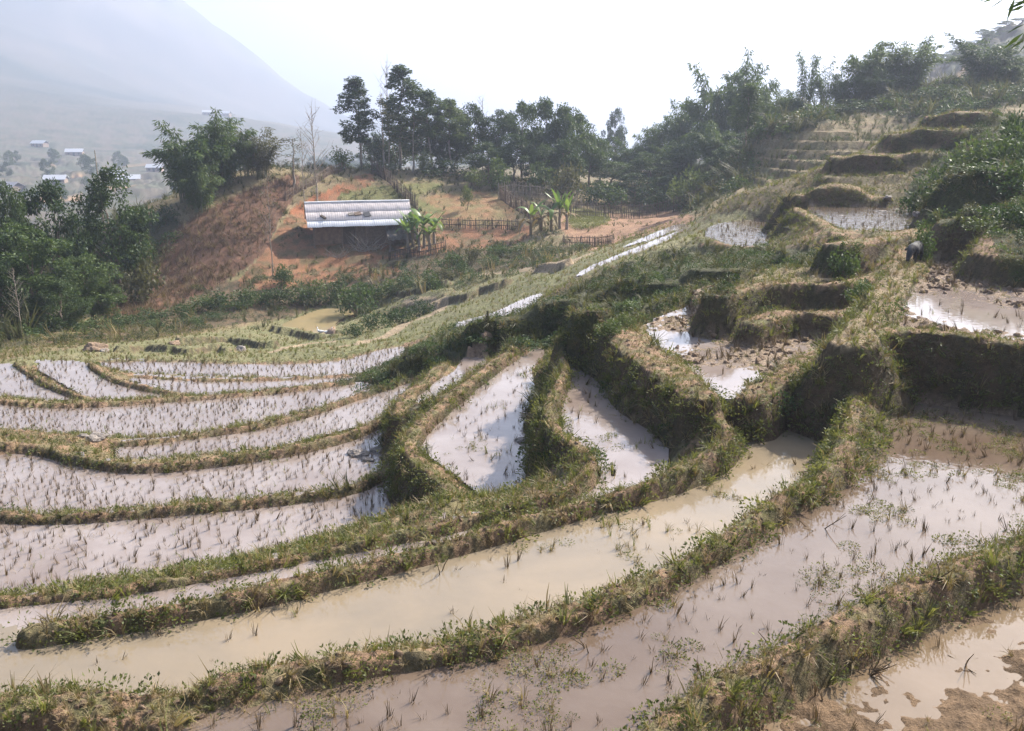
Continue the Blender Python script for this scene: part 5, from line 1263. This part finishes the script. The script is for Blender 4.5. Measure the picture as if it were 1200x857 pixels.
M['duck_beak'] = mat_plain('duck_beak', (0.65, 0.30, 0.06), 0.6, 0.1, 9, 0)
# pig: +X is forward
pn = [((0, 0, .36), (.15, .17)), ((.20, 0, .35), (.15, .17)), ((.36, 0, .36), (.13, .15)), ((.47, 0, .33), (.10, .115)), ((.58, 0, .25), (.085, .095)), ((.68, 0, .15), (.05, .05)), ((.73, 0, .10), (.042, .042)),
      ((-.20, 0, .37), (.155, .17)), ((-.36, 0, .37), (.12, .14)), ((-.43, 0, .36), (.05, .06)), ((-.50, .02, .30), .012), ((-.52, .04, .20), .010)]
pe = [(0, 1), (1, 2), (2, 3), (3, 4), (4, 5), (5, 6), (0, 7), (7, 8), (8, 9), (9, 10), (10, 11)]
def leg(b, x, y, hind):
    i = len(pn); pts = [((x, y, .26), .075), ((x + (-.05 if hind else .01), y, .15), .042), ((x + (.0 if hind else -.005), y, .05), .028), ((x + .02, y, .012), .032)]
    pn.extend(pts); pe.extend([(b, i), (i, i + 1), (i + 1, i + 2), (i + 2, i + 3)])
leg(1, .26, .09, 0); leg(1, .22, -.09, 0); leg(8, -.30, .09, 1); leg(8, -.34, -.09, 1)
px_, py_, pz_ = spot(1071, 26.6)
pig = empty('pig', (px_, py_, pz_), math.atan2(-.85, -.62), 'black pig grazing head down on the grassy edge above the puddled muddy field', 'pig')
pig.scale = (.95, .95, 1.0)
part('body', skin_body('body', pn, pe, 'pig_skin'), pig)
for s in (-1, 1):
    v = np.array([(.50, s * .06, .40), (.54, s * .10, .44), (.62, s * .13, .36), (.56, s * .09, .34), (.515, s * .07, .395), (.55, s * .105, .43), (.615, s * .125, .355), (.565, s * .085, .345)])
    part('ear', mesh_np('ear', v, np.array([[0, 1, 2, 3], [7, 6, 5, 4], [0, 4, 5, 1], [1, 5, 6, 2], [2, 6, 7, 3], [3, 7, 4, 0]]), M['pig_skin']), pig)
    ey = clod_mesh(rs, 1); ey.materials.append(M['black_sheet']); o = part('eye', ey, pig); o.location = (.60, s * .075, .285); o.scale = (.012, .012, .014)
dn = [((0, 0, .10), (.085, .075)), ((.12, 0, .11), (.07, .065)), ((-.13, 0, .12), (.06, .05)), ((-.22, 0, .16), (.02, .02)), ((.19, 0, .18), .032), ((.21, 0, .27), .028), ((.235, 0, .31), .038)]
dm = skin_body('body', dn, [(0, 1), (0, 2), (2, 3), (1, 4), (4, 5), (5, 6)], 'duck_white')
bk = pm('beak', tube([(.265, 0, .31), (.31, 0, .298), (.335, 0, .295)], [.018, .016, .006], 6), 'duck_beak')
for px, py, rz, lb in ((376, 390.5, 2.6, 'white duck on the brown valley pond, left one of the pair'), (384, 391.0, .3, 'white duck on the brown valley pond, right one of the pair')):
    x, y = at_z(px, py, -13.2); e = empty('duck', (float(x), float(y), -13.24), rz, lb, 'duck', 'ducks on the valley pond'); e.scale = (1.3, 1.3, 1.3); part('body', dm, e); part('beak', bk, e)

# ------------------------------------------------------------------ distant farmhouses
M['tin'] = mat_plain('pale_tin_roof', (0.42, 0.43, 0.46), 0.7, 0.1, 1, 0); M['far_wall'] = mat_plain('far_wall', (0.26, 0.19, 0.14), 0.9, 0.2, 1, 0); M['far_roof'] = mat_plain('grey_far_roof', (0.24, 0.23, 0.25), 0.8, 0.2, 1, 0)
def far_house(px, r, w, d, h, yaw, label, roof='tin'):
    w, d, h = w * .72, d * .72, h * .8
    x, y, z = spot(px, r); e = empty('farmhouse', (x, y, z), yaw, label, 'house', 'farmhouses on the far valley side')
    part('wall', boxes('wall', [(-w / 2, w / 2, -d / 2, d / 2, -3, h)], 'far_wall'), e)
    def fn(bm):
        o = .5; pr = [(-d / 2 - o, h - .1), (0, h + d * .3), (d / 2 + o, h - .1), (d / 2 + o, h - .25), (0, h + d * .3 - .2), (-d / 2 - o, h - .25)]
        a = [bm.verts.new((-w / 2 - o, yy, zz)) for yy, zz in pr]; b = [bm.verts.new((w / 2 + o, yy, zz)) for yy, zz in pr]
        for i in range(6): bm.faces.new([a[i], a[(i + 1) % 6], b[(i + 1) % 6], b[i]])
        bm.faces.new(a[::-1]); bm.faces.new(b)
    part('roof', bme('roof', fn, roof), e)
    part('door', boxes('door', [(-.6, .6, -d / 2 - .05, -d / 2 - .003, -.2, 2.0)], 'dark_wood'), e)
    for s in (-1, 1): part('window', boxes('window', [(s * w * .3 - .5, s * w * .3 + .5, -d / 2 - .05, -d / 2 - .003, .8, 1.8)], 'dark_wood'), e)
for a in [(66, 420, 10.5, 7, 2.6, .15, 'bright tin roofed farmhouse on the far valley side above the pale earth cutting'), (14, 400, 9, 7, 2.6, -.4, 'grey roofed farmhouse on the far valley side near the left picture edge', 'far_roof'), (151, 430, 12, 7, 2.6, .3, 'white roofed farmhouse on the far valley side left of the tall bamboo'),
          (138, 445, 8, 6, 2.4, -.2, 'small farmhouse just left of the white roofed one behind the wood'), (88, 640, 13, 8, 3, .2, 'pale roofed farmhouse among tree patches higher on the far valley side'), (47, 700, 12, 8, 3, -.2, 'small pale house upper left among the tree patches of the far side'), (182, 520, 10, 7, 3, .1, 'farmhouse on the far slope close behind the tall bamboo'),
          (245, 1000, 16, 9, 3.5, .2, 'tiny pale house in the haze right above the bamboo clumps'), (264, 1010, 14, 9, 3.5, -.1, 'tiny pale house farthest right in the haze of the valley')]: far_house(*a)

# ------------------------------------------------------------------ overhanging bamboo at the top right corner
def cam_pt(px, py, d):
    dx, dy, dz = ray(px, py); n_ = math.sqrt(dx * dx + dy * dy + dz * dz); return np.array([dx, dy, dz]) * d / n_
tip = cam_pt(1205, 8, 6.0); rootxy = (4.6, 4.4); rz_ = float(ground_z(np.array([rootxy[0]]), np.array([rootxy[1]]))[0])
stem = np.array([(rootxy[0], rootxy[1], rz_ - .2), (4.55, 4.5, rz_ + 2.0), (4.3, 4.75, rz_ + 4.2), (3.75, 5.2, tip[2] + .22), tuple(tip + [.0, .0, .0])])
bb = empty('bamboo_branch', (rootxy[0], rootxy[1], rz_), 0, 'dark bamboo twigs hanging into the top right corner of the view', 'bamboo'); off = np.array([rootxy[0], rootxy[1], rz_])
part('culm', pm('culm', tube(smooth(stem, False, 5) - off, np.linspace(.03, .004, 21), 6), 'culm'), bb)
twig = np.array([tuple(cam_pt(1235, 5, 6.0)), tuple(cam_pt(1208, 25, 5.95)), tuple(cam_pt(1198, 50, 5.9))]); part('twig', pm('twig', tube(twig - off, [.006, .004, .002], 4), 'culm'), bb)
rl_ = np.random.default_rng(3)
lp = [(1166, 0), (1172, -2), (1178, 0), (1186, 2), (1194, -4), (1200, 6), (1206, 2), (1212, 10), (1190, -6), (1198, 12), (1198, 34), (1203, 40), (1200, 48), (1206, 52), (1210, 30), (1196, 44)]
for px, py in lp:
    P_ = np.array([cam_pt(px + 4, py - 6, rl_.uniform(5.8, 6.1))]) - off; D_l = np.array([[rl_.normal(-.5, .5), rl_.normal(0, .4), -.55]])
    part('leaf', pm('leaf', leaves(P_, D_l, rl_.uniform(.10, .16), .02, rl_), 'dark_leaf'), bb)

# ------------------------------------------------------------------ the air
zmin = float(Z.min())
me = bpy.data.meshes.new('haze'); bm = bmesh.new(); bmesh.ops.create_cube(bm, size=1.0)
for v in bm.verts: v.co = (v.co.x * 8800, v.co.y * 8800, zmin - 1.0 if v.co.z < 0 else HAZE_TOP)
bm.to_mesh(me); bm.free()
hm = bpy.data.materials.new('haze'); hm.use_nodes = True; ht = hm.node_tree; ht.nodes.clear()
pv = ht.nodes.new('ShaderNodeVolumePrincipled'); ho = ht.nodes.new('ShaderNodeOutputMaterial')
pv.inputs['Color'].default_value = (0.53, 0.59, 0.735, 1); pv.inputs['Density'].default_value = HAZE_DENSITY; pv.inputs['Anisotropy'].default_value = 0.45
ht.links.new(pv.outputs[0], ho.inputs['Volume']); me.materials.append(hm)
tag(part('haze', me), kind='stuff')
